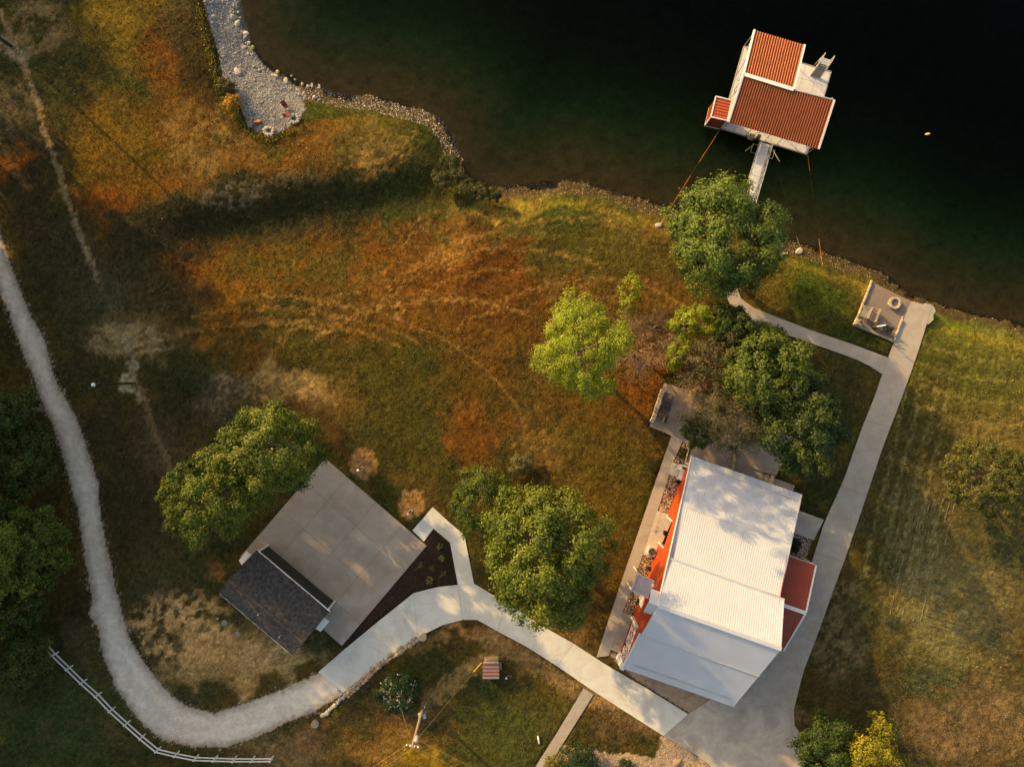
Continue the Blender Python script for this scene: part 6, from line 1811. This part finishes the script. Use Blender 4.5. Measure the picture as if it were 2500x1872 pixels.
# ------------------------------------------------------------------ gravel bank odds and ends
p = W(614, 309, -.2); p.z = gz(614, 309)
e = empty("old_tyre", p, "old grey tyre lying at the west edge of the gravel bank", "tyre")
MB().lathe(p, [(.17, .02), (.25, 0), (.30, .06), (.30, .14), (.25, .2), (.17, .18)], 18).build("tyre", M['rubber'], e)
MB().lathe(p + Vector((0, 0, .04)), [(.17, 0), (.17, .06), (.10, .08), (.06, .04)], 16).build("rim", M['galv'], e)
p = W(632, 303, -.2); p.z = gz(632, 303)
e = empty("toy_kayak", p, "orange and red plastic tub beside the old tyre on the gravel bank", "tub")
mb = MB(); ca, sa = math.cos(.25), math.sin(.25)
o_ = [(-.42, 0), (-.25, .12), (.25, .15), (.40, .1), (.40, -.1), (.25, -.15), (-.25, -.12)]
mb.prism([(p.x + x_ * ca - y_ * sa, p.y + x_ * sa + y_ * ca) for x_, y_ in o_], p.z, p.z + .22); mb.build("hull", M['faded_red'], e, bevel=.03)
mb = MB(); mb.prism([(p.x + (x_ * ca - y_ * sa) * .9 - .03, p.y + (x_ * sa + y_ * ca) * .75 + .09) for x_, y_ in o_], p.z + .19, p.z + .27); mb.build("top_deck", M['orange'], e)


def lounge(label, px, py, ang):
    p = W(px, py, -.2); p.z = gz(px, py)
    e = empty("red_chair", p, label, "chair", "red chairs on the gravel bank")
    ca, sa = math.cos(ang), math.sin(ang)
    P = lambda x, y, z: p + Vector((x * ca - y * sa, x * sa + y * ca, z))
    MB().plate(P(-.22, -.22, .36), P(.22, -.22, .36), P(.22, .22, .32), P(-.22, .22, .32), .03).build("seat", M['faded_red'], e)
    MB().plate(P(-.22, .2, .34), P(.22, .2, .34), P(.22, .42, .82), P(-.22, .42, .82), .03).build("backrest", M['faded_red'], e)
    for x in (-.22, .22):
        MB().bar(P(x, -.2, 0), P(x, -.2, .55), .03, .03).build("leg", M['galv'], e); MB().bar(P(x, .3, 0), P(x, .2, .5), .03, .03).build("leg", M['galv'], e)


lounge("red folding chair upright on the gravel bank", 699, 263, .5)
lounge("red folding chair facing the stone ring on the gravel bank", 706, 284, 2.2)
for x_, y_, l_, sd_ in ((721, 294, "ring of pale stones on the gravel bank beside the red chairs", 1), (660, 324, "ring of pale stones at the bottom tip of the gravel bank", 2)):
    p = W(x_, y_, -.2); p.z = gz(x_, y_)
    e = empty("stone_ring", p, l_, "fire ring", "stone rings on the gravel bank")
    for k in range(11):
        a = 2 * math.pi * k / 11
        rock_copy("stone", k + sd_, p + Vector((math.cos(a) * .42, math.sin(a) * .38, .1)), R.uniform(.14, .22), e, M['pale_rock'] if k % 3 else M['border_rock'], 1.2, a, 1.3)
    MB().lathe(p, [(.3, 0), (.3, .05)], 12).build("ash_bed", M['ash'], e)

# ------------------------------------------------------------------ shore things and mooring lines
p = W(1955, 611, -.6); p.z = float(ground_z(p.x, p.y))
tag(rock_copy("boulder", 1, p + Vector((0, 0, .12)), .36, None, M['limestone'], 1.25, .4, 1.2), "tan boulder at the water's edge right of the shade tree", "boulder")
p = W(1913, 619, -.4); p.z = float(ground_z(p.x, p.y)) + .06
tag(MB().tube([p + Vector((-.55, -.08, 0)), p, p + Vector((.5, .06, .02))], [.05, .085, .06], 8).build("driftwood", M['pale_rock'], org=p), "pale driftwood log on the shore between the shade tree and the boulder", "log")
p = W(1613, 546, -.1); p.z = gz(1613, 546)
e = empty("mooring_anchor", p, "grey stone mooring anchor on the grass holding the orange line", "anchor")
rock_copy("stone", 4, p + Vector((-.1, -.1, .06)), .34, e, M['grey_rock'], 1.2, .3)
MB().tube([p + Vector((.1, .1, .0)), p + Vector((.12, .12, .4)), p + Vector((.2, .2, .42)), p + Vector((.2, .2, 0))], .03, 6).build("ring", M['galv'], e)


def line(label, pts, r, mats, name="mooring_line"):
    root = None
    o = MB().tube(pts, r, 6).build(name, mats, org=pts[0])
    return tag(o, label, "rope", "mooring lines of the dock")


a, c = W(1757, 318, DZ), W(1615, 543, .1)
pts = [lerp(a, c, t) - Vector((0, 0, 1.45 * math.sin(math.pi * t) ** 1.3 * (1 if t < .5 else .8) * .62)) for t in np.linspace(0, 1, 25)]
line("orange mooring line from the hut corner of the dock to the stone anchor", pts, .015, M['rope'])
a, c = W(1972, 379, DZ), W(2008, 648, .05)
mid = [W(1980, 440, -1.5), W(1988, 505, -2.2), W(1996, 560, -1.7)]
pts = [a, lerp(a, mid[0], .5)] + mid + [lerp(mid[2], c, .45), c]
line("orange mooring line from the dock's lower east corner to the lawn", pts, .016, M['rope'])
pts = [W(1902, 430, -1.5), W(1912, 462, -1.3), W(1925, 510, -1.9), W(1938, 560, -1.5), W(1955, 606, -.8)]
line("thin faded underwater cable leading to the boulder", pts, .022, M['cable'], "cable")
pts = [W(1769, 426, -1.16), W(1777, 418, -1.2), W(1788, 408, -1.5)]
line("short pale end of line floating between the gangway and the orange line", pts, .03, M['wire'], "loose_line")
p = W(2264, 328, WATER_Z)
e = empty("buoy", p, "small pale yellow buoy floating alone on the dark lake", "buoy")
MB().tube([p + Vector((-.25, -.04, .02)), p + Vector((-.1, -.02, .05)), p + Vector((.12, .02, .05)), p + Vector((.25, .05, .02))], [.03, .1, .11, .03], 10).build("float", M['buoy'], e)
MB().tube([p + Vector((.0, 0, .1)), p + Vector((.0, 0, .2))], .02, 6).build("ring", M['galv'], e)
# slim post at the patio corner whose shadow crosses the lake path
b = W(2182, 842); b.z = 0
tag(MB().tube([b, b + Vector((0, 0, 2.2))], .045, 7).build("slim_post", M['grey_wood'], org=b), "slim wooden post at the fire patio's bottom corner casting a long shadow", "post")

# pale clippings in rows on the mown lawn
rc = np.random.default_rng(31)
pts = []
for k in range(16):
    y0 = 1352 + k * 14 + rc.normal() * 3; n = 70
    t = rc.random(n) ** 1.2
    keepc = NB.fbm(t * 9 + k, t * 0 + k * .7, 3) > .48
    pts.append(np.stack([2268 + 190 * t, y0 + 48 * t + rc.normal(size=n) * 1.2], 1)[keepc])
nhor = sum(len(p_) for p_ in pts)
for k in range(7):
    x0 = 2222 + k * 15 + rc.normal() * 2; n = 90
    t = rc.random(n)
    keepc = NC.fbm(t * 12 + k, t * 0 + k * .9, 3) > .50
    pts.append(np.stack([x0 + 20 - 72 * t, 1215 + 300 * t + rc.normal(size=n) * 1.0], 1)[keepc] + np.array([0, 0]))
q = np.concatenate(pts); P = np.array([tuple(W(a, b)) for a, b in q]); P[:, 2] = ground_z(P[:, 0], P[:, 1]) + .03
nrow = len(q); dirs = np.concatenate([np.tile([[.97, -.245]], (nhor, 1)), np.tile([[-.233, -.97]], (nrow - nhor, 1))])
dirs += rc.normal(size=dirs.shape) * .16
hl = (.08 + .26 * rc.random(nrow) ** 1.5)[:, None]; hw = (.012 + .024 * rc.random(nrow))[:, None]
perp = np.stack([-dirs[:, 1], dirs[:, 0]], 1)
Vc = np.empty((nrow, 4, 3)); Vc[:, :, 2] = P[:, 2:3]
for k_, (a_, b_) in enumerate(((-1, -.4), (1, -1), (.9, .6), (-.8, 1))): Vc[:, k_, :2] = P[:, :2] + dirs * hl * a_ + perp * hw * b_
Vc[:, 2:, 2] += .03
cc = alb((132, 120, 82)) * (.6 + .7 * rc.random((nrow, 1)))
link("grass_clippings", np_mesh("grass_clippings", Vc.reshape(-1, 3), np.arange(4 * nrow).reshape(-1, 4), np.repeat(cc, 4, 0)), M['grass'], kind="stuff")
# fallen pale leaves and specks on the grass
q = np.stack([rc.random(2600) * 2500, rc.random(2600) * 1872], 1)
P = np.array([tuple(W(a, b)) for a, b in q]); P[:, 2] = ground_z(P[:, 0], P[:, 1]) + .03
dd = np.interp(P[:, 0], gx, np.arange(len(gx))).astype(int), np.interp(P[:, 1], gy, np.arange(len(gy))).astype(int)
okp = (cls[dd] == 0) & ~near_paved[dd] & (d_sh[dd] > 1)
P = P[okp]
nr = rand_dirs(rc, len(P)) * .4 + np.array([0, 0, 1]); nr /= np.linalg.norm(nr, axis=1, keepdims=True)
V, F = leaf_quads(P, nr, .03 + .05 * rc.random(len(P)) ** 2, .5, rc)
cc_ = np.array([alb((140, 116, 74)), alb((120, 90, 48)), alb((170, 152, 112))])[rc.integers(0, 3, len(P))]
link("fallen_leaves", np_mesh("fallen_leaves", V, F, np.repeat(cc_, 3, 0)), M['leaf'], kind="stuff")
